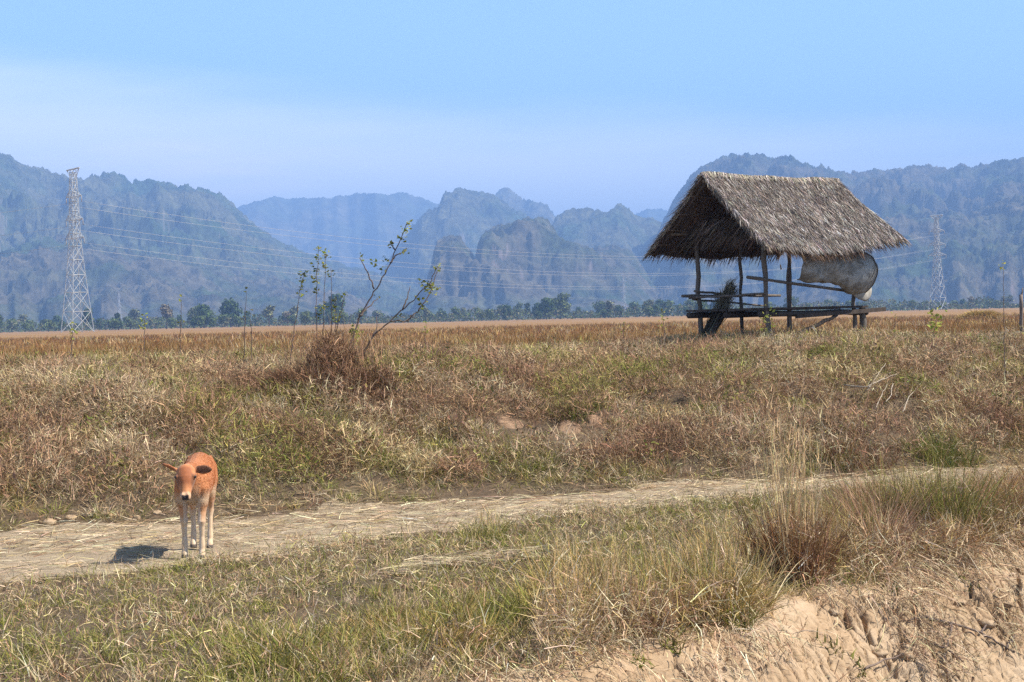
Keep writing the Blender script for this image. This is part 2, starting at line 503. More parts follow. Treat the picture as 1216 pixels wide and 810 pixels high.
# eroded bare bank with cracks
m, nt, b = mat('cracked_earth')
c1, n1 = noise_col(nt, [(0.25, (0.29, 0.195, 0.115)), (0.46, (0.395, 0.28, 0.172)), (0.60, (0.45, 0.34, 0.228)), (0.8, (0.32, 0.25, 0.18))], 1.6, 8, 0.65)
c2, n2 = noise_col(nt, [(0.3, (0.70, 0.66, 0.62)), (0.7, (1.0, 1.0, 1.0))], 26, 8, 0.75)
nt.links.new(mixc(nt, c1, c2, 1.0, 'MULTIPLY'), b.inputs['Base Color']); bump(nt, b, n2.outputs['Fac'], 0.55, 0.02)
M['earth'] = m
def bank_z(x, y):
    s = edge_s(x, y)
    k = sstep(0.0, 0.35, s)
    wx = x + 0.10 * pn(x * 3, y * 3, 1); wy = y + 0.10 * pn(x * 3, y * 3, 5)
    f1, f2 = worley(wx * 4.2, wy * 4.2, 1)
    crack = np.exp(-((f2 - f1) / 0.075) ** 2) * sstep(-0.5, 0.1, pn(x * 0.9, y * 0.9, 12))
    f3, f4 = worley(wx * 10.5, wy * 10.5, 2)
    crack2 = np.exp(-((f4 - f3) / 0.115) ** 2) * sstep(-0.7, -0.1, pn(x * 1.3, y * 1.3, 22))
    t = (x * 0.714 + y * 0.70)                       # along the brink: runnels run down across it
    run = ridged(t * 1.3, s * 0.35, 0.5, 3, 4)
    dz = -0.09 * crack * k - 0.045 * crack2 * k - 0.04 * (1 - run) * k * sstep(0, 0.8, s)
    dz = dz + k * (0.030 * fbm(x * 2.2, y * 2.2, 3, 3, 3) + 0.020 * fbm(x * 8, y * 8, 1, 3, 8) + 0.012 * pn(x * 30, y * 30, 1))
    step = 0.05 * (np.floor((s + 0.2 * pn(x * 1.2, y * 1.2, 2)) * 3.2) - (s + 0.2 * pn(x * 1.2, y * 1.2, 2)) * 3.2 + 0.5) * sstep(.2, .6, s)
    return hgt(x, y) + 0.004 + dz + step * 0.45
bx_, by_ = np.concatenate([np.arange(-1.2, 5.8, 0.0095), np.arange(5.8, 8.6, .03)]), np.concatenate([np.arange(5.6, 12.4, 0.0095), np.arange(12.4, 14.5, .03)])
k = grid_mesh(bx_, by_, bank_z, lambda x, y: (edge_s(x, y) > -0.12) & (edge_s(x, y) < 3.0) & (y > 0.36 * 0 + 5)).build('earth_bank', M['earth'], smooth=True)
tag(k, 'bare orange tan earth bank, cracked and eroded, dropping below the grassy brink', 'earth bank', kind='structure')

# ------------------------------------------------------------------ mountains
def mountain_mat(name, veg, dry, rock, scale):
    m, nt, b = mat(name)
    b.inputs['Roughness'].default_value = 1.0; b.inputs['Specular IOR Level'].default_value = 0.05
    c1, n1 = noise_col(nt, [(0.38, veg), (0.55, dry), (0.7, tuple(t * 1.25 for t in dry))], 0.006 * scale, 7, 0.62)
    c2, n2 = noise_col(nt, [(0.34, (0.25,) * 3), (0.66, (2.0,) * 3)], 0.032 * scale, 8, 0.78)
    c = mixc(nt, c1, c2, 1.0, 'MULTIPLY')
    ge = nt.nodes.new('ShaderNodeNewGeometry'); sp = nt.nodes.new('ShaderNodeSeparateXYZ'); nt.links.new(ge.outputs['Normal'], sp.inputs[0])
    c3, n3 = noise_col(nt, [(0.3, tuple(t * 0.6 for t in rock)), (0.7, rock)], 0.03 * scale, 6, 0.7, 'Object', (1, 1, 0.25))
    r = nt.nodes.new('ShaderNodeMapRange'); r.inputs['From Min'].default_value = 0.42; r.inputs['From Max'].default_value = 0.22
    nt.links.new(sp.outputs['Z'], r.inputs['Value'])
    nt.links.new(mixc(nt, c, c3, r.outputs['Result']), b.inputs['Base Color'])
    return m
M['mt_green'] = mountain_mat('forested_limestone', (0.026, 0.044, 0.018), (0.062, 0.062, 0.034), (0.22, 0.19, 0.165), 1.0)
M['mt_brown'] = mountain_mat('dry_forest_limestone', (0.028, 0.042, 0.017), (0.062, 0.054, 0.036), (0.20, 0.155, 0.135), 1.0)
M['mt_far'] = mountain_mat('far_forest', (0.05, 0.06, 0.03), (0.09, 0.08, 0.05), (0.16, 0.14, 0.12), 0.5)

BASE_Z = 0.85
def mountain(name, pts, D, toe, back, label, material, rough=0.10, lump=7.0, power=1.0, cliff=0.0, seed=0, step=0.9, rows=130, skew=0.0):
    pts = np.array(pts, float)
    px = np.arange(pts[0, 0], pts[-1, 0] + 0.01, step)
    # smooth interpolation of the skyline
    py = np.interp(px, pts[:, 0], pts[:, 1])
    k = max(1, int(3 / step)); ker = np.ones(2 * k + 1) / (2 * k + 1)
    py = np.convolve(np.pad(py, k, mode='edge'), ker, 'valid')
    dr = (RC @ np.stack([(px - 608) / FPX, -(py - 405) / FPX, -np.ones_like(px)]))
    hl = np.hypot(dr[0], dr[1]); e = np.stack([dr[0] / hl, dr[1] / hl])
    Dv = D * (1 + 0.10 * fbm(px * 0.012, px * 0 + seed, 0, 3, seed)) + skew * (px - px.mean())
    zc = EYE + dr[2] / hl * Dv - (3.5 if rough > 0.09 else 1.5) * D / FPX
    Tv = toe * (1 + 0.08 * fbm(px * 0.02, px * 0 + seed + 3.3, 0, 3, seed))
    t = np.concatenate([np.linspace(0, 1, rows) ** 0.9, 1 + np.linspace(0, 1, 22)[1:]])
    T, I = np.meshgrid(t, np.arange(len(px)), indexing='ij')
    tf = np.clip(T, 0, 1)
    r = np.where(T <= 1, Tv[I] + (Dv[I] - Tv[I]) * tf, Dv[I] + back * (T - 1))
    X = e[0][I] * r; Y = e[1][I] * r
    H = np.maximum(zc - BASE_Z, 1.0)
    prof = tf ** power
    if cliff > 0:
        c0 = 0.55 + 0.25 * fbm(X * 0.003, Y * 0.003, 1.0, 3, seed + 9)
        prof = prof * (1 - cliff) + cliff * sstep(c0 - 0.16, c0 + 0.12, tf)
    prof = np.where(T <= 1, prof, np.clip(1 - (T - 1), 0, 1) ** 0.8)
    kw = max(3, int(26 / step)); kr = np.hanning(2 * kw + 3)[1:-1]; kr /= kr.sum()
    Hs = np.convolve(np.pad(H, kw, mode='edge'), kr, 'valid')
    Z = (Hs[I] + (H[I] - Hs[I]) * tf ** 2.5) * prof
    n = (ridged(X * 0.0030, Y * 0.0030, Z * 0.0034, 5, seed) - 0.62) * H[I] * rough * 3.2
    n = n + fbm(X * 0.011, Y * 0.011, Z * 0.012, 4, seed + 5) * H[I] * rough * 1.1
    win = np.clip(tf * (1 - tf) * 4, 0, 1) ** 1.1
    win = np.where(T > 1, 0.02, win)
    lum = (1 - np.abs(pn(X / 45, Y / 45, Z / 45, seed + 1)) * 2) * lump * 1.2 + (1 - np.abs(pn(X / 24, Y / 24, Z / 24, seed + 2)) * 2) * lump * 1.1 + (1 - np.abs(pn(X / 10, Y / 10, Z / 10, seed + 3)) * 2) * lump * 0.6
    knob = (1 - np.abs(pn(X / 95, Y / 95, 1.3, seed + 6)) * 2.2) * 2.6 + (1 - np.abs(pn(X / 38, Y / 38, 2.3, seed + 7)) * 2.2) * 1.5
    n = n + 0
    Z = Z + np.exp(-((T - 1) / 0.16) ** 2) * knob * D / FPX * rough / 0.09 * np.clip(H[I] / 120, 0, 1)
    Z = Z + n * win + lum * np.clip(Z / 25, 0, 1)
    Z = np.where(T > 1.99, -3, np.maximum(Z, -3))
    V = np.stack([X, Y, Z + BASE_Z], -1)
    nr, nc = T.shape
    idx = np.arange(nr * nc).reshape(nr, nc)
    q = np.stack([idx[:-1, :-1], idx[:-1, 1:], idx[1:, 1:], idx[1:, :-1]], -1).reshape(-1, 4)
    mb = MB(); mb.add(V.reshape(-1, 3), q)
    o = mb.build(name, material, smooth=True)
    return tag(o, label, 'mountain', 'mountains round the plain', 'structure')

MT = [
 # very far ranges
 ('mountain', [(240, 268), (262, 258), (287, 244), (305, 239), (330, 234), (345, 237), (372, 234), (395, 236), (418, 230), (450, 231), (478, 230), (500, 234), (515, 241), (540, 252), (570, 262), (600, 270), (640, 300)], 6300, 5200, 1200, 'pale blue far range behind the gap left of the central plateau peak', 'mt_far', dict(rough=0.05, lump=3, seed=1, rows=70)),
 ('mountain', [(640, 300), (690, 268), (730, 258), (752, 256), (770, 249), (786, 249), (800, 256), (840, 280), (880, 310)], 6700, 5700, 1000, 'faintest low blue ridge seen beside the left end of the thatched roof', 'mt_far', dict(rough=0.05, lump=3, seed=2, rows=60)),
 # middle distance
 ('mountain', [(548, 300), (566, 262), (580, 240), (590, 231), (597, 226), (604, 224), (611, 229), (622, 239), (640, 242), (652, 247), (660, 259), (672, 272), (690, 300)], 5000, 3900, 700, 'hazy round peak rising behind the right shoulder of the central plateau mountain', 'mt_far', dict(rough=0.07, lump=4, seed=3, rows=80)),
 ('mountain', [(440, 345), (470, 300), (492, 268), (505, 255), (522, 247), (524, 234), (532, 230), (546, 228), (562, 230), (580, 233), (592, 238), (606, 247), (622, 258), (640, 272), (670, 300), (700, 330)], 3900, 2900, 800, 'blue green plateau topped mountain in the middle of the valley', 'mt_green', dict(rough=0.10, lump=5, seed=4, cliff=0.35)),
 ('mountain', [(620, 330), (645, 280), (660, 262), (672, 254), (688, 250), (700, 251), (712, 254), (720, 256), (728, 251), (736, 247), (744, 250), (752, 259), (775, 262), (795, 275), (820, 300), (850, 340)], 3500, 2600, 700, 'hazy green humped mountain between the central cliffs and the hut', 'mt_green', dict(rough=0.10, lump=5, seed=5)),
 # left massif
 ('mountain', [(-160, 230), (-110, 200), (-60, 190), (-25, 182), (0, 184), (12, 190), (22, 199), (40, 201), (58, 208), (78, 214), (100, 219), (112, 213), (128, 211), (142, 213), (158, 222), (172, 221), (183, 220), (196, 226), (210, 226), (222, 225), (232, 230), (246, 232), (258, 234), (268, 240), (276, 249), (290, 262), (308, 275), (330, 292), (360, 305), (400, 318), (450, 330), (500, 345), (540, 372)], 3400, 2200, 1100, 'long blue mountain massif behind the tall steel pylon', 'mt_green', dict(rough=0.15, lump=6, seed=6, power=0.9)),
 ('mountain', [(-160, 300), (-120, 270), (-90, 262), (-50, 280), (-15, 302), (5, 305), (30, 300), (48, 292), (62, 288), (76, 291), (92, 290), (120, 300), (150, 305), (190, 312), (230, 318), (275, 330), (330, 338), (380, 350), (430, 360), (480, 376)], 2400, 1750, 500, 'dark wooded foothill in front of the long massif behind the tall pylon', 'mt_brown', dict(rough=0.16, lump=6, seed=7)),
 # right massif
 ('mountain', [(740, 365), (757, 330), (768, 312), (778, 288), (790, 262), (800, 244), (810, 232), (822, 214), (836, 204), (850, 196), (862, 189), (875, 186), (890, 189), (905, 190), (925, 192), (950, 196), (965, 203), (975, 199), (990, 205), (1010, 211), (1025, 208), (1045, 207), (1060, 209), (1080, 205), (1100, 203), (1120, 206), (1140, 200), (1160, 205), (1180, 196), (1190, 193), (1204, 197), (1216, 194), (1260, 188), (1310, 194), (1380, 215), (1440, 260)], 3300, 2150, 1200, 'great blue forested massif rising behind the thatched hut', 'mt_brown', dict(rough=0.13, lump=6, seed=8, power=0.8)),
 ('mountain', [(900, 372), (940, 330), (975, 292), (1010, 268), (1045, 262), (1070, 250), (1090, 262), (1120, 258), (1150, 262), (1180, 248), (1216, 240), (1260, 236), (1330, 250), (1400, 290)], 2500, 1800, 600, 'brown wooded foothill spur in front of the great massif right of the hut', 'mt_brown', dict(rough=0.15, lump=6, seed=9, power=0.85)),
 ('mountain', [(100, 345), (140, 300), (165, 284), (190, 271), (212, 267), (238, 274), (255, 286), (285, 292), (312, 306), (350, 325), (400, 345), (440, 368)], 2850, 2100, 450, 'wooded ridge in the middle of the long massif behind the tall pylon', 'mt_green', dict(rough=0.14, lump=6, seed=14)),
 ('mountain', [(-40, 290), (-10, 262), (15, 246), (40, 244), (62, 252), (85, 262), (120, 285), (150, 320)], 2950, 2300, 450, 'wooded spur of the long massif behind the tall pylon at the very edge', 'mt_green', dict(rough=0.14, lump=6, seed=15)),
 ('mountain', [(985, 330), (1015, 282), (1040, 246), (1062, 232), (1084, 226), (1104, 234), (1126, 244), (1150, 256), (1180, 280), (1210, 320)], 2950, 2250, 450, 'blue wooded knoll of the great massif above the smaller pylon', 'mt_brown', dict(rough=0.14, lump=6, seed=16)),
 ('mountain', [(1090, 330), (1130, 280), (1160, 244), (1180, 228), (1198, 222), (1216, 226), (1250, 222), (1290, 240), (1340, 300)], 2850, 2150, 450, 'blue wooded knoll of the great massif at its far right', 'mt_brown', dict(rough=0.14, lump=6, seed=17)),
 # dark karst in front of the centre
 ('mountain', [(480, 378), (500, 352), (508, 335), (513, 310), (517, 296), (524, 289), (534, 286), (545, 288), (553, 296), (560, 306), (580, 318), (610, 330), (650, 345), (690, 362), (720, 374)], 2250, 1800, 320, 'small dark cliff tower standing left of the dark central rock mountain', 'mt_brown', dict(rough=0.12, lump=5, seed=10, cliff=0.6)),
 ('mountain', [(545, 372), (556, 345), (562, 318), (568, 292), (572, 280), (584, 276), (598, 272), (612, 269), (628, 266), (640, 266), (650, 269), (658, 277), (664, 286), (676, 290), (690, 297), (704, 303), (716, 312), (735, 325), (760, 345), (780, 362), (800, 374)], 2300, 1800, 400, 'dark purplish limestone mountain with sheer cliffs at the valley centre', 'mt_brown', dict(rough=0.14, lump=5, seed=11, cliff=0.6)),
 ('mountain', [(660, 374), (680, 335), (695, 308), (710, 300), (724, 297), (740, 299), (754, 306), (764, 322), (772, 338), (790, 355), (815, 372)], 2500, 1900, 400, 'low dark rocky hill at the right foot of the central cliffs', 'mt_brown', dict(rough=0.13, lump=5, seed=12, cliff=0.4)),
]
for (nm, pts, D, toe, back, lab, mk, kw) in MT:
    mountain(nm, pts, D, toe, back, lab, M[mk], **kw)

# ------------------------------------------------------------------ haze
mb = MB(); box(mb, (-10500, -600, -4.2), (21000, 0, 0), (0, 12600, 0), (0, 0, 560))
m = bpy.data.materials.new('valley_haze'); m.use_nodes = True
nt = m.node_tree; nt.nodes.clear()
o_ = nt.nodes.new('ShaderNodeOutputMaterial'); pv = nt.nodes.new('ShaderNodeVolumePrincipled')
pv.inputs['Color'].default_value = (0.30, 0.52, 1.0, 1)
pv.inputs['Density'].default_value = 0.00030
pv.inputs['Anisotropy'].default_value = 0.0
nt.links.new(pv.outputs[0], o_.inputs['Volume'])
hz = mb.build('haze', m)
tag(hz, 'pale blue haze filling the valley air', 'haze', kind='stuff')
# ------------------------------------------------------------------ field hut
HU = np.array([0.82, 0.572, 0]); HU /= np.linalg.norm(HU)
HV = np.array([HU[1], -HU[0], 0])
HR0 = np.array([3.94, 30.0, 0])
def hp(a, v, z):                   # along the ridge, across it towards the sunny side, height over eye level
    return HR0 + HU * a + HV * v + np.array([0, 0, EYE + z])
hc = hp(1.9, 0, 0); hc[2] = float(hgt(hc[0], hc[1]))
hut = thing('field_hut', hc, 'open stilt hut with grey brown thatched gable roof on the grassy rise', 'hut')
GREYW = (0.15, 0.125, 0.105); DARKW = (0.075, 0.058, 0.048)
def foot(a, v):
    q = hp(a, v, 0); return float(hgt(q[0], q[1])) - 0.25 - EYE
def post(a, v, top, r, lean=(0, 0), c=GREYW):
    mb = MB(); pole(mb, hp(a + lean[0], v + lean[1], foot(a, v)), hp(a, v, top), r * 1.08, r * 0.9, 9, 0.016, 9, c)
    return mb.build('post', M['wood'], hut, True)
post(0.78, -1.15, 1.75, 0.055, (0.08, 0.05))
post(2.05, -1.15, 1.70, 0.038)
post(3.50, -1.15, 1.75, 0.05)
post(0.78, 0.86, 1.62, 0.05, (0.04, 0.03))
p4_ = post(1.48, 0.86, 1.60, 0.036, (0.0, 0.0), (0.11, 0.085, 0.07))
mb = MB(); pole(mb, hp(1.48, 0.86, 0.42), hp(1.50, 0.80, 0.62), 0.03, 0.02, 7, 0.003, 4, DARKW); mb.build('branch_stub', M['wood'], p4_, True).matrix_parent_inverse = Matrix()
post(3.62, 0.86, 0.05, 0.075, (0.02, 0.0), (0.14, 0.12, 0.10))
post(3.45, 0.80, 1.70, 0.045)
# floor
mb = MB()
for k in range(9):
    v0 = -1.22 + k * 0.245
    a0, a1 = 0.55 + rng.normal(0, 0.05), (3.78 if k < 5 else 3.72) + rng.normal(0, 0.07)
    dz = rng.normal(0, 0.006)
    box(mb, hp(a0, v0, 0.03 + dz), HU * (a1 - a0), HV * 0.225, (0, 0, 0.045), np.array(DARKW) * rng.uniform(0.8, 1.5))
mb.build('floor', M['wood'], hut)
for v0, z0, a0, a1 in ((-1.12, -0.03, 0.5, 3.85), (0.86, -0.04, 0.62, 3.75), (-0.1, -0.035, 0.6, 3.8)):
    mb = MB(); pole(mb, hp(a0, v0, z0 - 0.01), hp(a1, v0, z0 - 0.02), 0.062, 0.055, 8, 0.01, 9, DARKW); mb.build('joist', M['wood'], hut, True)
mb = MB(); box(mb, hp(1.55, 0.93, -0.15), HU * 2.65 + np.array([0, 0, 0.10]), HV * 0.07, (0, 0, 0.085), DARKW); mb.build('side_beam', M['wood'], hut)
mb = MB(); pole(mb, hp(1.62, 0.98, -0.47), hp(2.75, 0.94, -0.10), 0.045, 0.04, 8, 0.012, 7, DARKW); mb.build('brace', M['wood'], hut, True)
# rails
for A, B, r in ((hp(0.25, 0.93, 0.69), hp(3.05, 0.93, 0.40), 0.034), (hp(0.42, -1.21, 0.37), hp(3.3, -1.21, 0.35), 0.036), (hp(0.65, -1.08, 0.47), hp(2.0, -1.08, 0.34), 0.026),
                (hp(0.7, -1.2, 0.30), hp(2.9, -1.22, 0.12), 0.022), (hp(0.70, -1.3, 0.33), hp(0.70, 1.0, 0.36), 0.028)):
    mb = MB(); pole(mb, A, B, r, r * 0.85, 8, 0.014, 9, GREYW); mb.build('rail', M['wood'], hut, True)
# roof frame
HW = 1.82
def eave_z(a, side):
    sg = math.sin(math.pi * min(max(a / 3.8, 0), 1))
    return (1.25 + 0.05 * a - 0.20 * sg) if side > 0 else (1.25 + 0.01 * a - 0.08 * sg)
def roof_pt(a, t, side, off=0.0):  # t 0 ridge .. 1 eave
    sag = -0.05 * math.sin(math.pi * t) - 0.035 * math.sin(math.pi * np.clip(a / 3.8, 0, 1)) * (1 - t)
    z = 2.80 + (eave_z(a, side) - 2.80) * t + sag
    n = (HV * side * 0.66 + np.array([0, 0, 0.75]))
    z += 0.035 * float(pn(a * 1.4, t * 2.2 + side * 9, 3.0)) + 0.02 * float(pn(a * 4.0, t * 3 + side * 9, 7.0)) * t
    return hp(a, side * HW * t, z) + n * off
for a in (0.1, 1.0, 1.95, 2.9, 3.75):
    for s in (1, -1):
        mb = MB(); pole(mb, roof_pt(a, 0.0, s, -0.10), roof_pt(a, 0.97, s, -0.09), 0.036, 0.03, 7, 0.01, 7, (0.10, 0.07, 0.05)); mb.build('rafter', M['wood'], hut, True)
for s in (1, -1):
    for t in (0.22, 0.42, 0.62, 0.82, 0.95):
        mb = MB(); tube(mb, [roof_pt(a, t, s, -0.075) for a in np.linspace(-0.04, 3.84, 12)], 0.02, 6, (0.15, 0.10, 0.065)); mb.build('batten', M['wood'], hut, True)
for A, B in ((hp(0.76, -1.45, 1.55), hp(0.76, 1.35, 1.55)), (hp(3.5, -1.4, 1.55), hp(3.5, 1.4, 1.6)), (hp(0.1, -1.15, 1.66), hp(3.8, -1.15, 1.70)), (hp(0.1, 0.86, 1.78), hp(3.8, 0.86, 1.86)), (hp(-0.02, 0, 2.66), hp(3.82, 0, 2.63))):
    mb = MB(); pole(mb, A, B, 0.036, 0.032, 7, 0.01, 8, (0.17, 0.12, 0.08)); mb.build('tie_beam', M['wood'], hut, True)
# thatch: a core sheet with many layers of leaf strips
def thatch(side, n, name):
    mb = MB()
    na, nt_ = 30, 16
    A = np.linspace(0.0, 3.82, na); T = np.linspace(0, 0.97, nt_)
    top = np.array([[roof_pt(a, t, side, 0.0) for t in T] for a in A]); bot = np.array([[roof_pt(a, t, side, -0.045) for t in T] for a in A])
    V = np.concatenate([top.reshape(-1, 3), bot.reshape(-1, 3)]); q = []
    N = na * nt_
    for i in range(na - 1):
        for j in range(nt_ - 1):
            a = i * nt_ + j
            f = (a, a + nt_, a + nt_ + 1, a + 1)
            q.append(f if side > 0 else f[::-1]); f2 = tuple(x + N for x in f); q.append(f2[::-1] if side > 0 else f2)
    rim = [i * nt_ for i in range(na)] + [(na - 1) * nt_ + j for j in range(1, nt_)] + [i * nt_ + nt_ - 1 for i in range(na - 2, -1, -1)] + [j for j in range(nt_ - 2, 0, -1)]
    for x, y in zip(rim, rim[1:] + rim[:1]):
        f = (x, x + N, y + N, y); q.append(f)
    mb.add(V, q, None, (0.16, 0.115, 0.085))
    # strips, layer by layer from the eave up
    lay = 15
    for kk in range(lay):
        t0 = 0.97 - kk * (0.97 / lay)
        m_ = n // lay
        a = rng.uniform(-0.04, 3.86, m_)
        t = np.clip(t0 - rng.uniform(0.02, 0.13, m_), 0.0, 1)
        P = np.array([roof_pt(x, y, side, 0.012 + 0.025 * z) for x, y, z in zip(a, t, rng.uniform(0, 1, m_))])
        down = HV * side * HW + np.array([0, 0, -1.5]); down /= np.linalg.norm(down)
        D = down + HU * rng.normal(-0.24, 0.17, m_)[:, None] + np.array([0, 0, 1]) * rng.normal(0.035, 0.055, m_)[:, None]
        D /= np.linalg.norm(D, axis=1)[:, None]
        base = np.where(rng.uniform(0, 1, m_)[:, None] < 0.30, np.array([[0.46, 0.415, 0.375]]), np.array([[0.20, 0.163, 0.138]]))
        tone = 1 + 0.22 * pn(a * 2.0, t * 5, 3 + kk * 0.1)
        Lh = rng.uniform(0.22, 0.44, m_) * ((0.75 + 0.5 * np.abs(pn(a * 2.2, a * 0, 5))) if kk < 2 else 1)
        strips(mb, P, D, Lh, rng.uniform(0.007, 0.019, m_), np.zeros((m_, 3)) + rng.normal(0, 0.12, (m_, 3)), jit(base * tone[:, None], m_, 0.45, 0.05), 2, 0.06, None, True)
    # ragged underside and eave fringe
    m_ = n // 5
    a = rng.uniform(-0.02, 3.84, m_); t = rng.uniform(0.1, 0.98, m_)
    P = np.array([roof_pt(x, y, side, -0.05) for x, y in zip(a, t)])
    D = HV * side * 0.7 + np.array([0, 0, -0.75]) + rng.normal(0, 0.16, (m_, 3)); D /= np.linalg.norm(D, axis=1)[:, None]
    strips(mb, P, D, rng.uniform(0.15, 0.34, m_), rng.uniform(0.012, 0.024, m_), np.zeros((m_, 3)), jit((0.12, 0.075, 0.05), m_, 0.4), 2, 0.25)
    m_ = n // 14                    # loose ends at the verges
    ends = np.where(rng.uniform(0, 1, m_) < 0.5, -0.02, 3.84); t = rng.uniform(0.02, 1.0, m_)
    P = np.array([roof_pt(x, y, side, z) for x, y, z in zip(ends, t, rng.uniform(-0.05, 0.02, m_))])
    D = HV * side * 0.7 + np.array([0, 0, -0.7]) + np.sign(ends - 1)[:, None] * HU * rng.uniform(0.0, 0.55, m_)[:, None] + rng.normal(0, 0.1, (m_, 3)); D /= np.linalg.norm(D, axis=1)[:, None]
    strips(mb, P, D, rng.uniform(0.1, 0.3, m_), rng.uniform(0.010, 0.02, m_), np.zeros((m_, 3)), jit((0.27, 0.215, 0.165), m_, 0.45), 2, 0.1)
    return mb.build(name, M['straw'], hut)
thatch(1, 30000, 'thatch').__setitem__('label', 'sunlit near slope of grey brown thatch')
thatch(-1, 11000, 'thatch').__setitem__('label', 'shaded far slope of thatch seen from beneath')
# loose inner layer hanging under the front gable
mb = MB(); m_ = 700
a = rng.uniform(0.55, 0.8, m_); v = rng.uniform(-1.5, 0.8, m_)
P = np.stack([hp(x, y, z) for x, y, z in zip(a, v, rng.uniform(1.5, 1.95, m_) )])
D = -HU * 0.35 + np.array([0, 0, -0.55]) - HV * 0.5 + rng.normal(0, 0.16, (m_, 3)); D /= np.linalg.norm(D, axis=1)[:, None]
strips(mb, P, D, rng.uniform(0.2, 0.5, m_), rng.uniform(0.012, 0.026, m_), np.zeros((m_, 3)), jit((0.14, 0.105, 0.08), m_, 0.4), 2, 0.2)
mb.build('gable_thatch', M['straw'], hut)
# ridge cap: pale split bamboo laid along the top
mb = MB()
for s, o in ((1, 0.05), (-1, 0.045)):
    tube(mb, [roof_pt(a, 0.02 + o * 0.3, s, 0.035 + rng.normal(0, .006)) for a in np.linspace(-0.08, 3.84, 13)], 0.019, 7, (0.40, 0.34, 0.27))
m_ = 1700
a = rng.uniform(-0.08, 3.85, m_); P = np.array([roof_pt(x, 0.0, 1, 0.04 + z) for x, z in zip(a, rng.uniform(0, 0.03, m_))]) + HV * rng.normal(0, 0.04, m_)[:, None]
sd = np.sign(rng.normal(0, 1, m_))
D = HV * sd[:, None] * 0.75 + np.array([0, 0, -0.5]) + HU * rng.normal(0, 0.5, m_)[:, None]; D /= np.linalg.norm(D, axis=1)[:, None]
strips(mb, P, D, rng.uniform(0.10, 0.26, m_), rng.uniform(0.012, 0.024, m_), np.zeros((m_, 3)), jit((0.44, 0.385, 0.32), m_, 0.3), 2, 0.3)
mb.build('ridge_cap', M['straw'], hut)

# woven mat hung under the eave, bellied out and curled
m, nt, b = mat('woven_mat')
b.inputs['Roughness'].default_value = 0.9
c1, n1 = noise_col(nt, [(0.28, (0.11, 0.10, 0.088)), (0.45, (0.23, 0.22, 0.20)), (0.58, (0.41, 0.41, 0.395)), (0.75, (0.17, 0.15, 0.125))], 4.5, 8, 0.75)
wv = nt.nodes.new('ShaderNodeTexWave'); wv.inputs['Scale'].default_value = 26; wv.inputs['Distortion'].default_value = 2.5; wv.inputs['Detail'].default_value = 3
tcn = nt.nodes.new('ShaderNodeTexCoord'); nt.links.new(tcn.outputs['Object'], wv.inputs['Vector'])
rr = nt.nodes.new('ShaderNodeValToRGB'); rr.color_ramp.elements[0].color = (0.78, 0.78, 0.78, 1); rr.color_ramp.elements[1].color = (1.1, 1.1, 1.1, 1); nt.links.new(wv.outputs['Color'], rr.inputs['Fac'])
nt.links.new(mixc(nt, c1, rr.outputs['Color'], 1.0, 'MULTIPLY'), b.inputs['Base Color']); bump(nt, b, wv.outputs['Fac'], 0.3, 0.01)
M['mat'] = m
na, nt_ = 44, 34
V = np.zeros((na, nt_, 3))
for i, fa in enumerate(np.linspace(0, 1, na)):
    a_top = 1.38 + 1.92 * fa; a_bot = 1.55 + 1.85 * fa
    drop = 0.58 + 0.30 * sstep(0.05, 0.95, fa) + 0.05 * math.sin(fa * 9)
    for j, t in enumerate(np.linspace(0, 1, nt_)):
        ang = t * R(205)
        # a half tube: out, down, and back in
        rad = drop / 2
        z = 1.22 + 0.03 * fa - drop / 2 + math.cos(ang * 0.9) * rad * 1.0
        v = 1.02 + math.sin(ang * 0.9) * rad * (0.78 + 0.1 * fa) + 0.02 * math.sin(fa * 14 + t * 5)
        a = a_top * (1 - t) + a_bot * t + 0.10 * math.sin(t * 3.1) * (fa ** 4) - 0.03 * math.sin(t * 11 + 1) * (1 - fa) ** 6
        cr = float(pn(fa * 4, t * 3.0, 2) * 0.07 + pn(fa * 9, t * 5, 5) * 0.03 + pn(fa * 20, t * 9, 5) * 0.010)
        V[i, j] = hp(a, v + cr, z + cr * 0.6)
idx = np.arange(na * nt_).reshape(na, nt_)
q = np.stack([idx[:-1, :-1], idx[1:, :-1], idx[1:, 1:], idx[:-1, 1:]], -1).reshape(-1, 4)
mb = MB(); mb.add(V.reshape(-1, 3), q)
mc = hp(2.4, 1.2, 0.1)
om = mb.build('hanging_mat', M['mat'], None, True, offset=tuple(mc))
tag(om, 'grey woven mat bellied and curled, hanging under the sunny eave of the hut', 'woven mat')
sm = om.modifiers.new('thickness', 'SOLIDIFY'); sm.thickness = 0.014; sm.offset = 0
mb = MB(); tube(mb, V[-1] + np.array([0, 0, 0.004]), 0.022, 7, (0.12, 0.10, 0.08)); mb.build('rim', M['wood'], om, True, offset=tuple(mc))  # end rim, its dark tone standing in for shade inside the curl
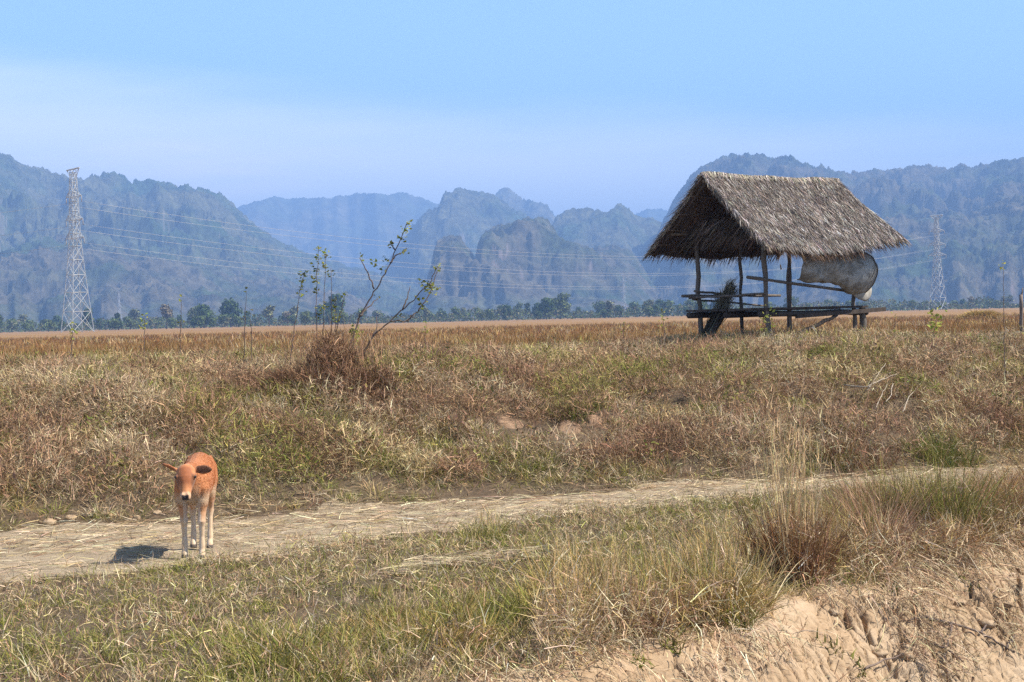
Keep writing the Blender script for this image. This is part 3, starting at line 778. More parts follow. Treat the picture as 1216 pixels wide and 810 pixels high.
# pale flap hanging from the curled lower end
F = np.zeros((14, 12, 3))
for i, fa in enumerate(np.linspace(0, 1, 14)):
    for j, t in enumerate(np.linspace(0, 1, 12)):
        a = 2.95 + 0.75 * fa - 0.05 * t; top = V[min(43, int(29 + fa * 14)), 33][2] - EYE + 0.16 * (1 - 0.3 * fa)
        F[i, j] = hp(a, 0.99 + 0.10 * math.sin(t * 2.4) + 0.02 * math.sin(fa * 12), top + 0.14 - t * (0.14 + 0.27 * math.sin(fa * math.pi * 0.72)))
idf = np.arange(168).reshape(14, 12)
mb = MB(); mb.add(F.reshape(-1, 3), np.stack([idf[:-1, :-1], idf[1:, :-1], idf[1:, 1:], idf[:-1, 1:]], -1).reshape(-1, 4))
m, nt, b = mat('pale_mat_lining'); c1, n1 = noise_col(nt, [(0.3, (0.22, 0.20, 0.17)), (0.7, (0.40, 0.375, 0.33))], 9, 6, 0.7); nt.links.new(c1, b.inputs['Base Color'])
of = mb.build('flap', m, om, True, offset=tuple(mc)); of['label'] = 'pale inner flap hanging from the curled lower end'
sm2 = of.modifiers.new('thickness', 'SOLIDIFY'); sm2.thickness = 0.012
mb = MB(); m_ = 500               # frayed upper edge
P = np.array([hp(1.38 + 2.08 * x, 1.05 + 0.05 * y, 1.21 + 0.03 * x) for x, y in zip(rng.uniform(0, 1, m_), rng.normal(0, 1, m_))])
D = np.array([0, 0, -1.0]) + rng.normal(0, 0.35, (m_, 3)); D /= np.linalg.norm(D, axis=1)[:, None]
strips(mb, P, D, rng.uniform(0.08, 0.2, m_), 0.012, np.zeros((m_, 3)), jit((0.11, 0.09, 0.07), m_, 0.4), 2)
mb.build('frayed_edge', M['straw'], om, offset=tuple(mc))

# bundle of dry stalks leaning on the floor edge
ba = hp(0.75, -0.95, 0); ba[2] = float(hgt(ba[0], ba[1]))
bt = hp(1.32, -0.60, 0.62)
bun = thing('stalk_bundle', ba, 'dark bundle of dry brush leaning against the open end of the hut floor', 'brush bundle')
ax = (bt - ba) / np.linalg.norm(bt - ba)
mb = MB(); m_ = 260
D = ax + rng.normal(0, 0.05, (m_, 3)); D /= np.linalg.norm(D, axis=1)[:, None]
strips(mb, ba + rng.normal(0, 0.06, (m_, 3)) * np.array([1, 1, 0.2]) + np.array([0, 0, -0.05]), D, rng.uniform(0.8, 1.25, m_), rng.uniform(0.015, 0.03, m_), rng.normal(0, 0.12, (m_, 3)), jit((0.12, 0.095, 0.07), m_, 0.35), 3)
mb.build('stalks', M['straw'], bun)
mb = MB(); m_ = 900
D = ax + rng.normal(0, 0.42, (m_, 3)); D /= np.linalg.norm(D, axis=1)[:, None]
strips(mb, ba + (bt - ba) * rng.uniform(0.55, 0.9, m_)[:, None] + rng.normal(0, 0.05, (m_, 3)), D, rng.uniform(0.12, 0.33, m_), rng.uniform(0.008, 0.018, m_), rng.normal(0, 0.5, (m_, 3)), jit((0.17, 0.145, 0.10), m_, 0.4), 3, 0.2)
mb.build('brush_head', M['straw'], bun)
for f in (0.35, 0.52):
    mb = MB()
    c = ba + (bt - ba) * f; th = np.linspace(0, 2 * math.pi, 15)
    e1 = np.cross(ax, [0, 0, 1]); e1 /= np.linalg.norm(e1); e2 = np.cross(ax, e1)
    tube(mb, c + 0.085 * (np.cos(th)[:, None] * e1 + np.sin(th)[:, None] * e2), 0.009, 5, (0.2, 0.16, 0.1))
    mb.build('binding', M['wood'], bun, True)

# ------------------------------------------------------------------ calf
CG = gp(226, 665); CG[1] += 0.27
CG[2] = float(hgt(CG[0], CG[1])) + 0.012
CH = R(-85)                        # heading
cf, cl = np.array([math.cos(CH), math.sin(CH), 0]), np.array([-math.sin(CH), math.cos(CH), 0])
def cw(p):                         # calf frame (forward, its left, up) -> world relative to its base
    p = np.asarray(p, float)
    return p[..., :1] * cf + p[..., 1:2] * cl + p[..., 2:] * np.array([0, 0, 1.0])
cmb = MB()
def loft(P, rs, ru, n=20, sideax=None, capit=True):
    """tube of elliptical sections in the calf frame: rs sideways, ru in the vertical plane"""
    P = np.asarray(P, float); T = np.gradient(P, axis=0); T /= np.linalg.norm(T, axis=1)[:, None]
    side = np.array([0, 1.0, 0]) if sideax is None else np.asarray(sideax, float)
    k = len(P); th = np.arange(n) * 2 * math.pi / n; V = []
    for p, t, a, b_ in zip(P, T, rs, ru):
        s = side - t * (side @ t); s /= np.linalg.norm(s); u = np.cross(t, s)
        V.append(p + a * np.cos(th)[:, None] * s + b_ * np.sin(th)[:, None] * u)
    V = np.concatenate(V + [P[:1], P[-1:]])
    q = [(i * n + j, i * n + (j + 1) % n, (i + 1) * n + (j + 1) % n, (i + 1) * n + j) for i in range(k - 1) for j in range(n)]
    t = [(k * n, (j + 1) % n, j) for j in range(n)] + [(k * n + 1, (k - 1) * n + j, (k - 1) * n + (j + 1) % n) for j in range(n)]
    cmb.add(cw(V), q, t)
# trunk
tr = np.array([(-0.425, .60, .02, .03), (-0.41, .605, .07, .09), (-0.375, .61, .104, .138), (-0.31, .615, .126, .164), (-0.22, .605, .132, .172), (-0.10, .580, .136, .175), (0.02, .565, .136, .174), (0.12, .562, .128, .168), (0.20, .57, .118, .160), (0.27, .585, .102, .140), (0.325, .59, .074, .100), (0.35, .59, .03, .05)])
loft([(x, 0, z) for x, z, _, _ in tr], tr[:, 2], tr[:, 3])
for s in (1, -1):                  # haunches, shoulders
    loft([(-0.30, s * .055, .74), (-0.30, s * .075, .66), (-0.275, s * .082, .56), (-0.25, s * .080, .46), (-0.265, s * .076, .39)], (.04, .060, .062, .045, .033), (.05, .115, .115, .075, .045))
    loft([(0.17, s * .050, .665), (0.19, s * .080, .61), (0.22, s * .088, .53), (0.225, s * .082, .44)], (.03, .050, .050, .040), (.04, .085, .085, .056))
# hind legs: thigh, hock backward, shank
for s, dx in ((1, 0.03), (-1, -0.03)):
    loft([(-0.265 + dx * .3, s * .076, .46), (-0.285 + dx * .5, s * .075, .39), (-0.325 + dx, s * .073, .335), (-0.338 + dx, s * .072, .295), (-0.328 + dx, s * .071, .25), (-0.315 + dx, s * .070, .16), (-0.308 + dx, s * .070, .10), (-0.300 + dx, s * .070, .068), (-0.282 + dx, s * .070, .040), (-0.272 + dx, s * .070, .0)],
         (.052, .040, .028, .029, .021, .0195, .025, .022, .025, .029), (.075, .054, .036, .040, .026, .020, .027, .023, .029, .036), 14)
# front legs
for s, dx in ((1, 0.025), (-1, -0.02)):
    loft([(0.225, s * .078, .50), (0.228 + dx * .3, s * .076, .43), (0.230 + dx * .5, s * .073, .36), (0.236 + dx * .8, s * .071, .315), (0.240 + dx, s * .070, .285), (0.236 + dx, s * .070, .25), (0.232 + dx, s * .069, .17), (0.234 + dx, s * .069, .10), (0.240 + dx, s * .069, .068), (0.252 + dx, s * .069, .038), (0.260 + dx, s * .069, .0)],
         (.056, .046, .033, .030, .033, .023, .0195, .025, .022, .025, .029), (.066, .054, .037, .034, .037, .026, .020, .027, .023, .028, .035), 14)
# neck
loft([(0.16, 0, .60), (0.25, -.004, .635), (0.33, -.010, .66), (0.40, -.016, .67)], (.100, .080, .066, .058), (.125, .112, .092, .072))
# head: its own axes. hn down the face, hs sideways, ho out of the forehead
HYAW = R(4)
hf = np.array([math.cos(HYAW), math.sin(HYAW), 0]); hs = np.array([-math.sin(HYAW), math.cos(HYAW), 0])
tilt = R(58)
hn = hf * math.cos(tilt) + np.array([0, 0, -math.sin(tilt)])
ho = hf * math.sin(tilt) + np.array([0, 0, math.cos(tilt)])
H0 = np.array([0.41, -.022, .725])  # poll
def hd(a, s, o): return H0 + hn * a * 0.88 + hs * s * 1.04 + ho * o
hsec = np.array([(-0.03, -.030, .030, .035), (-0.012, -.030, .056, .055), (0.02, -.030, .069, .066), (0.06, -.032, .075, .072), (0.10, -.034, .075, .073), (0.135, -.036, .066, .067), (0.17, -.036, .053, .056), (0.205, -.035, .044, .046), (0.24, -.034, .041, .040), (0.268, -.034, .041, .037), (0.288, -.036, .034, .030), (0.297, -.038, .02, .018)])
loft([hd(a, 0, o) for a, o, _, _ in hsec], hsec[:, 2], hsec[:, 3], 22, hs)
for s in (1, -1):
    loft([hd(.075, s * .050, .006), hd(.095, s * .063, .006), hd(.115, s * .058, .0)], (.012, .018, .012), (.010, .015, .010), 10, hn)   # brow
    loft([hd(.245, s * .016, .0), hd(.268, s * .020, .002), hd(.285, s * .016, -.004)], (.010, .013, .010), (.008, .010, .008), 10, hs)    # nostril pad
loft([hd(.20, 0, -.060), hd(.24, 0, -.066), hd(.27, 0, -.062)], (.022, .026, .020), (.016, .018, .014), 12, hs)                           # lower jaw
# ears: leaf shaped, slightly cupped. the calf's left ear (towards the sun) faces forward, the other is turned up and edge on
def ear(s, d, flat, ln):
    base = hd(.012, s * .062, -.028)
    d = np.asarray(d, float); d /= np.linalg.norm(d)
    t = np.array([0, .15, .35, .55, .75, .9, 1.0]); w = np.array([.016, .027, .036, .038, .031, .018, .005])
    P = base + d * (t * ln)[:, None] + np.array([0, 0, -.012]) * (t ** 2)[:, None]
    loft(P, w, np.array([.016, .013, .010, .009, .008, .007, .004]), 14, flat)
    return base, d
EARL = ear(1, hs * 1.0 + np.array([0, 0, .06]) + hf * .10, (0.15, 0, 1.0), .135)
EARR = ear(-1, -hs * 0.88 + np.array([0, 0, .50]) - hf * .25, (0.9, 0.2, .25), .135)
# tail
loft([(-0.40, 0.0, .70), (-0.435, 0.005, .66), (-0.445, .01, .56), (-0.44, .012, .46), (-0.435, .012, .40)], (.020, .016, .012, .012, .016), (.02, .016, .012, .012, .016), 10)
tmp = cmb.mesh('calf_raw', [], False)
to = bpy.data.objects.new('calf_raw', tmp); COL.objects.link(to)
rm = to.modifiers.new('r', 'REMESH'); rm.mode = 'VOXEL'; rm.voxel_size = 0.0045; rm.use_smooth_shade = True
s2 = to.modifiers.new('s', 'SMOOTH'); s2.factor = 0.5; s2.iterations = 7
dg = bpy.context.evaluated_depsgraph_get()
cme = bpy.data.meshes.new_from_object(to.evaluated_get(dg))
bpy.data.objects.remove(to); bpy.data.meshes.remove(tmp)
cme.name = 'body'
n = len(cme.vertices); co = np.zeros(n * 3, np.float32); cme.vertices.foreach_get('co', co); co = co.reshape(-1, 3).astype(float)
lc = np.stack([co @ cf, co @ cl, co[:, 2]], 1)
# coat colours by where they lie on the animal, with some shade painted on the face
nn = np.zeros(n * 3, np.float32); cme.vertices.foreach_get('normal', nn); nn = nn.reshape(-1, 3); nl = np.stack([nn @ cf, nn @ cl, nn[:, 2]], 1)
tan = np.array([0.47, 0.195, 0.080]); cream = np.array([0.56, 0.41, 0.27]); white = np.array([0.66, 0.57, 0.46])
ns_ = fbm(lc[:, 0] * 9, lc[:, 1] * 9, lc[:, 2] * 9, 3, 2)
colr = tan * (1 + 0.10 * ns_ + 0.14 * fbm(lc[:, 0] * 3, lc[:, 1] * 3, lc[:, 2] * 3, 2, 12))[:, None]
def mixin(c, w):
    global colr
    w = np.clip(w, 0, 1)[:, None]; colr = colr * (1 - w) + np.asarray(c) * w
body_m = lc[:, 0] < 0.40
mixin((0.36, 0.14, 0.056), 0.5 * sstep(.66, .76, lc[:, 2]) * sstep(.15, -.2, lc[:, 0]))        # darker back
mixin(cream, 0.95 * sstep(.56, .44, lc[:, 2] + 0.03 * ns_) * body_m * sstep(0.36, 0.42, lc[:, 2]))     # belly
mixin((0.42, 0.20, 0.092), sstep(.46, .38, lc[:, 2]) * body_m)
mixin(cream, 1.0 * sstep(.40, .24, lc[:, 2] + 0.05 * ns_) * body_m)
inner = np.abs(lc[:, 1]) < 0.068
mixin(white, 0.5 * sstep(.50, .40, lc[:, 2]) * inner * body_m)
mixin(cream, 0.55 * sstep(0.30, 0.34, lc[:, 0]) * sstep(.62, .5, lc[:, 2]) * body_m)
mixin((0.09, 0.07, 0.06), sstep(.036, .026, lc[:, 2]))                                              # hooves
# head
hl_ = lc - H0; ha, hs_, ho_ = hl_ @ hn / 0.88, hl_ @ hs / 1.04, hl_ @ ho
head = (ha > -0.05) & (lc[:, 0] > 0.36) & (np.abs(hs_) < 0.085) & (lc[:, 2] > .42)
mixin((0.28, 0.088, 0.032), 0.9 * head * sstep(-.03, .0, ho_) * sstep(-.02, .03, ha) * sstep(.21, .14, ha) * sstep(.065, .03, np.abs(hs_)))
mixin((0.13, 0.05, 0.025), 0.75 * head * sstep(.035, .05, np.abs(hs_)) * sstep(.05, .09, ha) * sstep(.2, .15, ha))  # dark eye surround, plus shade painted onto the sides of the face
mixin(cream, 0.62 * head * sstep(.225, .255, ha + 0.01 * ns_))
mixin(white, 0.9 * head * sstep(-.050, -.062, ho_) * sstep(.21, .25, ha))
mixin(white, 0.8 * head * sstep(-.055, -.075, ho_) * sstep(.05, .12, ha))
mixin((0.040, 0.032, 0.032), head * sstep(.268, .275, ha) * sstep(-.050, -.042, ho_) * sstep(.027, .021, np.abs(hs_)))
for (bb, dd), s in ((EARL, 1), (EARR, -1)):
    rel = lc - bb; al = rel @ dd
    isear = (al > 0.012) & (np.linalg.norm(rel - al[:, None] * dd, axis=1) < 0.055) & (s * hs_ > 0.06) & (lc[:, 2] > .58)
    inn = isear & (nl[:, 0] > 0.15)
    rr_ = np.linalg.norm(rel - al[:, None] * dd, axis=1)
    mixin((0.13, 0.062, 0.040), 0.92 * inn * sstep(.01, .025, al) * sstep(.034, .026, rr_) * (s > 0))
    mixin((0.30, 0.11, 0.05), 0.6 * isear * (s < 0))
    mixin((0.10, 0.05, 0.03), 0.8 * isear * sstep(.115, .13, al))
a = cme.color_attributes.new('Col', 'FLOAT_COLOR', 'POINT')
a.data.foreach_set('color', np.concatenate([colr, np.ones((n, 1))], 1).astype(np.float32).ravel())
m, nt, b = mat('calf_coat')
c = attr(nt)
r_, nz_ = noise_col(nt, [(0.3, (0.80, 0.78, 0.76)), (0.7, (1.08, 1.06, 1.04))], 55, 6, 0.7, 'Object', (1, 1, 0.35))
nt.links.new(mixc(nt, c, r_, 1.0, 'MULTIPLY'), b.inputs['Base Color'])
b.inputs['Roughness'].default_value = 0.72; b.inputs['Sheen Weight'].default_value = 0.15; b.inputs['Sheen Roughness'].default_value = 0.5
bump(nt, b, nz_.outputs['Fac'], 0.25, 0.006)
cme.materials.clear(); cme.materials.append(m)
cme.polygons.foreach_set('use_smooth', np.ones(len(cme.polygons), bool))
calf = thing('calf', CG, 'orange brown calf with pale lower legs standing on the straw path, facing out', 'calf')
# short coat hair lying back and down
k = 42000; iv = rng.choice(np.nonzero((lc[:, 2] > .40) & ~head)[0], k); P = co[iv] + nn[iv] * .001; N_ = nn[iv].astype(float)
lay = cw(np.stack([np.full(k, -.6), np.zeros(k), np.full(k, -.8)], 1)) + rng.normal(0, .35, (k, 3)); lay -= N_ * np.sum(lay * N_, 1)[:, None]; lay /= np.linalg.norm(lay, axis=1)[:, None] + 1e-9
D = lay + N_ * rng.uniform(.02, .14, k)[:, None]; D /= np.linalg.norm(D, axis=1)[:, None]
mbh = MB(); strips(mbh, P, D, rng.uniform(.006, .013, k) * np.where(colr[iv].sum(1) < .2, .3, 1), .0015, np.zeros((k, 3)), jit(colr[iv] * 1.22, k, .10, .02), 2, .25)
cb = bpy.data.objects.new('body', cme); COL.objects.link(cb); cb.parent = calf
mbh.build('coat_hair', M['straw'], None).parent = calf
m, nt, b = mat('calf_eye'); b.inputs['Base Color'].default_value = (0.012, 0.008, 0.006, 1); b.inputs['Roughness'].default_value = 0.12; b.inputs['Specular IOR Level'].default_value = 0.6
M['eye'] = m
for s in (1, -1):
    c = cw(hd(.098, s * .068, .004)[None])[0]
    mb = MB(); u = np.linspace(0, math.pi, 9); w = np.linspace(0, 2 * math.pi, 15)[:-1]
    V = np.array([[0.0135 * math.sin(x) * math.cos(y), 0.0135 * math.sin(x) * math.sin(y), 0.0125 * math.cos(x)] for x in u for y in w]) + c
    mb.add(V, [(i * 14 + j, i * 14 + (j + 1) % 14, (i + 1) * 14 + (j + 1) % 14, (i + 1) * 14 + j) for i in range(8) for j in range(14)])
    e = mb.build('eye', M['eye'], None, True); e.parent = calf

# ------------------------------------------------------------------ pylons and cables
STEEL = (0.42, 0.44, 0.45)
def pylon_meshes(hh, rm):
    """lattice tower hh tall, members rm thick: returns the part meshes"""
    def width(z):
        t = z / hh
        return np.interp(t, [0, 0.42, 0.62, 0.93, 1.0], [6.6 / 45, 3.3 / 45, 2.2 / 45, 1.6 / 45, 1.3 / 45]) * hh / 2
    lv = np.array([0, .13, .25, .36, .455, .54, .62, .69, .76, .82, .88, .94, 1.0]) * hh
    legs, br = [], MB()
    cs = [(1, 1), (-1, 1), (-1, -1), (1, -1)]
    for sx, sy in cs:
        mb = MB(); tube(mb, [(sx * width(z), sy * width(z), z) for z in lv], rm, 4, STEEL); legs.append(mb)
    for z0, z1 in zip(lv[:-1], lv[1:]):
        for (ax_, ay), (bx, by) in zip(cs, cs[1:] + cs[:1]):
            w0, w1 = width(z0), width(z1)
            for s in (0, 1):
                A = (ax_ * w0, ay * w0, z0) if s == 0 else (bx * w0, by * w0, z0)
                B = (bx * w1, by * w1, z1) if s == 0 else (ax_ * w1, ay * w1, z1)
                tube(br, [A, B], rm * 0.62, 4, STEEL, 0, False)
            tube(br, [(ax_ * w1, ay * w1, z1), (bx * w1, by * w1, z1)], rm * 0.62, 4, STEEL, 0, False)
    arms = []
    for f, l in ((0.585, 5.0), (0.70, 4.7), (0.845, 4.3)):
        mb = MB(); z = f * hh
        tube(mb, [(-l, 0, z + 0.3), (l, 0, z + 0.3)], rm * 0.8, 4, STEEL, 0, False)
        for s in (1, -1):
            tip = (s * l, 0, z + 0.3)
            for yy in (1, -1):
                w = width(z)
                tube(mb, [(s * w, yy * w, z), tip], rm * 0.8, 4, STEEL, 0, False); tube(mb, [(s * w, yy * w, z + 1.7), tip], rm * 0.7, 4, STEEL, 0, False)
                tube(mb, [(s * (w + l) / 2, yy * w / 2, z + 0.15), (s * w, yy * w, z + 1.7)], rm * 0.5, 4, STEEL, 0, False)
        arms.append((mb, z, l))
    top = MB(); w = width(hh)
    tube(top, [(-3.6, 0, hh + .9), (3.6, 0, hh + 1.1)], rm * 1.8, 4, STEEL)
    for s in (1, -1):
        for yy in (1, -1):
            tube(top, [(s * w, yy * w, hh - 1.2), (s * 3.5, 0, hh + 1.0)], rm * 0.7, 4, STEEL, 0, False)
            tube(top, [(s * w, yy * w, hh), (s * 1.3, 0, hh + 1.0)], rm * 0.7, 4, STEEL, 0, False)
    return legs, br, arms, top
LINE = np.array([338.0, 339.0, 0]); LINE /= np.linalg.norm(LINE)
LROT = math.atan2(-LINE[0], LINE[1])
def pylon(px, py_base, py_top, d, label, rm=0.125, rot=LROT):
    b0 = at(px, py_base, d); b0[2] = BASE_Z - 0.1
    hh = (at(px, py_top, d)[2] - b0[2]) - 1.0
    t = thing('electricity_pylon', b0, label, 'pylon', 'steel pylons on the plain')
    t['base'] = [0, 0, 0]
    t.rotation_euler = (0, 0, rot)
    legs, br, arms, top = pylon_meshes(hh, rm)
    for l in legs: l.build('leg', M['metal'], t)
    br.build('lattice', M['metal'], t)
    for mb, z, l in arms:
        o = mb.build('crossarm', M['metal'], t)
        for s in (1, -1):
            i = MB(); tube(i, [(s * l, 0, z + 0.3), (s * l, 0.05, z - 0.9), (s * l, 0, z - 1.6)], (.07, .13, .07), 6, (0.30, 0.26, 0.22)); i.build('insulator', M['metal'], o, True)
    top.build('peak_bar', M['metal'], t)
    return t, b0, hh, [z - 1.6 for _, z, _ in arms], [l for _, _, l in arms]
PA = pylon(92, 390.5, 201, 418, 'tall steel lattice pylon standing nearest, before the long blue massif')
PB = pylon(1114, 365, 256, 757, 'smaller steel lattice pylon across the field, right of the thatched hut', 0.15)
pylon(142, 388, 346, 1600, 'faint tiny pylon just right of the tall pylon, by the treeline', 0.17)
pylon(741, 374, 326, 1650, 'faint tiny pylon before the dark central cliffs', 0.17)
pylon(1194, 364, 325, 1900, 'faint tiny pylon by the treeline at the far right of the field', 0.17)
def cable(A, B, sag, label, r=0.035):
    t = np.linspace(0, 1, 40)[:, None]
    P = A + (B - A) * t; P[:, 2] -= 4 * sag * (t * (1 - t))[:, 0]
    mb = MB(); tube(mb, P, r, 5, (0.38, 0.38, 0.38)); o = mb.build('power_cable', M['wire'], None, True, offset=tuple(A))
    tag(o, label, 'cable', 'cables between the pylons')
side = np.array([LINE[1], -LINE[0], 0])
for k, nm in enumerate(('lowest', 'middle', 'topmost')):
    for s, sn in ((1, 'near'), (-1, 'far')):
        A = PA[1] + side * s * PA[4][k] + np.array([0, 0, PA[3][k] + 0.28 * s]); B = PB[1] + side * s * PB[4][k] + np.array([0, 0, PB[3][k] + 0.28 * s])
        cable(A, B, 13.5, f'{sn} strand of the {nm} pair of pale cables sagging between the two large pylons')
    A2 = PA[1] - side * PA[4][k] + np.array([0, 0, PA[3][k]]); B2 = A2 - LINE * 60 + np.array([-130, 60, -2.0])
    cable(A2, B2, 4.0, f'{nm} pale cable leaving the tall pylon away from the hut')
# ------------------------------------------------------------------ grass, weeds and straw
def plan(n, y0, y1, margin=1.5, k=0.352, power=1.0):
    """n random ground spots in the part of the plain the view takes in"""
    y = y0 + (y1 - y0) * rng.uniform(0, 1, n * 2) ** power
    x = rng.uniform(-1, 1, n * 2) * (k * y1 + margin)
    ok = np.abs(x) < k * y + margin
    return x[ok][:n], y[ok][:n]
GREEN = np.array([0.165, 0.17, 0.038]); OLIVE = np.array([0.27, 0.24, 0.07]); STRAW = np.array([0.49, 0.37, 0.19]); PALE = np.array([0.56, 0.455, 0.30])
MAUVE = np.array([0.30, 0.182, 0.108]); GREYB = np.array([0.40, 0.30, 0.185]); RUST = np.array([0.34, 0.185, 0.075]); GOLD = np.array([0.48, 0.335, 0.12])
def pick(n, cols, probs):
    i = rng.choice(len(cols), n, p=np.array(probs) / sum(probs))
    return np.array(cols)[i]
def blend(a, b, w):
    return a[None] * (1 - w[:, None]) + b[None] * w[:, None]
HOLES = [gp(606, 503), gp(676, 508), gp(706, 500)]
def bare(x, y):
    b_ = np.zeros(len(x), bool)
    for h_, r_ in zip(HOLES, (0.36, 0.32, 0.20)): b_ |= np.hypot((x - h_[0]), (y - h_[1] + 0.22) * 0.72) < r_ * 1.1 * rng.uniform(0.6, 1.15, len(x))
    return b_
TUSS = [(gp(942, 690), .42), (gp(935, 715), .32), (gp(1112, 650), .42), (gp(1040, 640), .25), (gp(868, 668), .18), (gp(520, 775), .2), (gp(345, 800), .2)]
def clear_of(x, y):
    k_ = np.ones(len(x), bool)
    for h_, r_ in TUSS: k_ &= np.hypot(x - h_[0], y - h_[1]) > r_
    return k_
def calf_near(x, y, r=0.0):
    return (np.abs(x - CG[0]) < 0.22 + r) & (np.abs(y - CG[1]) < 0.5 + r)

# --- slope and rise behind the path
def tangle(mb, x, y, hmax, ln, wid, cols, flat=0.9, curl=0.7, v=0.3):
    n = len(x)
    z = hgt(x, y) + hmax * rng.uniform(0, 1, n) ** 1.3
    D, az = dirs(n, flat, 0.45)
    strips(mb, np.stack([x, y, z], 1), D, ln * rng.uniform(0.4, 1.3, n), wid * rng.uniform(0.6, 1.4, n), rng.normal(0, curl, (n, 3)), jit(cols, n, v), 2, 0.25)
mb = MB()
x, y = plan(9000, 13.2, 24, 2.6)
gn = fbm(x * 0.55, y * 0.55, 2, 3, 31); hn_ = fbm(x * 0.9, y * 0.9, 8, 3, 41); wn_ = fbm(x * 0.33, y * 0.5, 4, 3, 51)
ok = (y > toe_y(x) + 0.02) & ~bare(x, y) & (rng.uniform(0, 1, len(x)) < 0.80 + 0.7 * hn_)
x, y, gn, hn_, wn_ = x[ok], y[ok], gn[ok], hn_[ok], wn_[ok]
n = len(x); u = np.clip((y - toe_y(x)) / 5.5, 0, 1)
gw = np.clip(0.12 + 1.1 * gn + 0.42 * np.exp(-((u - 0.08) / 0.13) ** 2) + 0.10 * sstep(.7, 1, u), 0, 1)
c = np.where((rng.uniform(0, 1, n) < gw)[:, None], pick(n, [GREEN, OLIVE, OLIVE * 0.8], [.35, .45, .2]), np.where((wn_ + rng.normal(0, .25, n) > 0)[:, None], pick(n, [MAUVE, MAUVE * 0.75, GREYB, RUST * .8], [.5, .2, .22, .08]), pick(n, [STRAW, GREYB, PALE, GOLD * .8], [.4, .33, .17, .1])))
tufts(mb, x, y, (0.20 + 0.16 * np.clip(hn_ + 0.3, 0, 1)) * rng.uniform(0.6, 1.35, n) * (0.5 + 0.5 * sstep(0, 0.16, u)), 0.05 + 0.07 * rng.uniform(0, 1, n), 40, c, 0.5, 0.0060, 1.0, 3, 0.6)
x, y = plan(270000, 13.2, 24, 2.6)
wn_ = fbm(x * 0.5, y * 0.7, 4, 3, 51); dn = fbm(x * 1.5, y * 1.5, 1, 3, 61); gn = fbm(x * 0.55, y * 0.55, 2, 3, 31)
ok = (y > toe_y(x) + 0.05 + 0.1 * dn) & ~bare(x, y) & (rng.uniform(0, 1, len(x)) < 0.50 + 1.4 * dn)
x, y, wn_, dn, gn = x[ok], y[ok], wn_[ok], dn[ok], gn[ok]; n = len(x)
c = np.where((rng.uniform(0, 1, n) < 0.08 + 0.55 * gn)[:, None], pick(n, [GREEN, OLIVE], [.5, .5]), np.where((wn_ + rng.normal(0, .2, n) > -0.05)[:, None], pick(n, [MAUVE, MAUVE * .7, GREYB, PALE], [.42, .18, .3, .1]), pick(n, [STRAW, GREYB, PALE], [.42, .33, .25])))
u = np.clip((y - toe_y(x)) / 5.5, 0, 1)
tangle(mb, x, y, (0.10 + 0.20 * np.clip(0.45 + 1.2 * dn, 0, 1)) * (0.35 + 0.65 * sstep(0, .2, u)), 0.13, 0.0060, c)
# heaps of dead weeds: lumpy mounds that catch the light and shade one another
x, y = plan(1000, 14, 25, 2.6)
ok = (y > toe_y(x) + 0.5) & ~bare(x, y) & ~bare(x, y + .4); x, y = x[ok], y[ok]
for cx, cy, r_ in zip(x, y, rng.uniform(0.18, 0.62, len(x))):
    k = int(1050 * r_)
    a = rng.uniform(0, 6.283, k); q_ = r_ * np.sqrt(rng.uniform(0, 1, k)); xx, yy = cx + q_ * np.cos(a), cy + q_ * np.sin(a)
    zz = hgt(xx, yy) + r_ * 0.75 * np.sqrt(np.maximum(0, 1 - (q_ / r_) ** 2)) * rng.uniform(0.5, 1.05, k)
    D, _ = dirs(k, 0.8, 0.5, a + rng.normal(0, .9, k))
    base = [MAUVE, MAUVE * .75, GREYB, STRAW, OLIVE * .9, GREEN][rng.choice(6, p=[.34, .16, .2, .12, .1, .08])]
    strips(mb, np.stack([xx, yy, zz], 1), D, 0.15 * rng.uniform(.4, 1.3, k), 0.0075 * rng.uniform(.6, 1.4, k), rng.normal(0, .8, (k, 3)), jit(base, k, .40), 2, 0.3)
# broad leaved weeds among the grass
x, y = plan(420, 13.5, 24); ok = (y > toe_y(x) + .2) & ~bare(x, y); x, y = x[ok], y[ok]
for cx, cy in zip(x, y):
    k = rng.integers(14, 40); r_ = rng.uniform(.06, .16)
    P = np.array([cx, cy, float(hgt(cx, cy)) + rng.uniform(.12, .30)]) + rng.normal(0, 1, (k, 3)) * np.array([r_, r_, r_ * .6])
    D, _ = dirs(k, .9, .5)
    strips(mb, P, D, rng.uniform(.03, .075, k), rng.uniform(.018, .034, k), rng.normal(0, .3, (k, 3)), jit([GREEN * .8, OLIVE * .7, MAUVE * .7, np.array([.16, .11, .06])][rng.choice(4)], k, .3), 2, .3)
tag(mb.build('dry_grass', M['grass']), 'brown and straw coloured dry grass and dead weeds covering the slope behind the path', 'dry grass', kind='stuff')

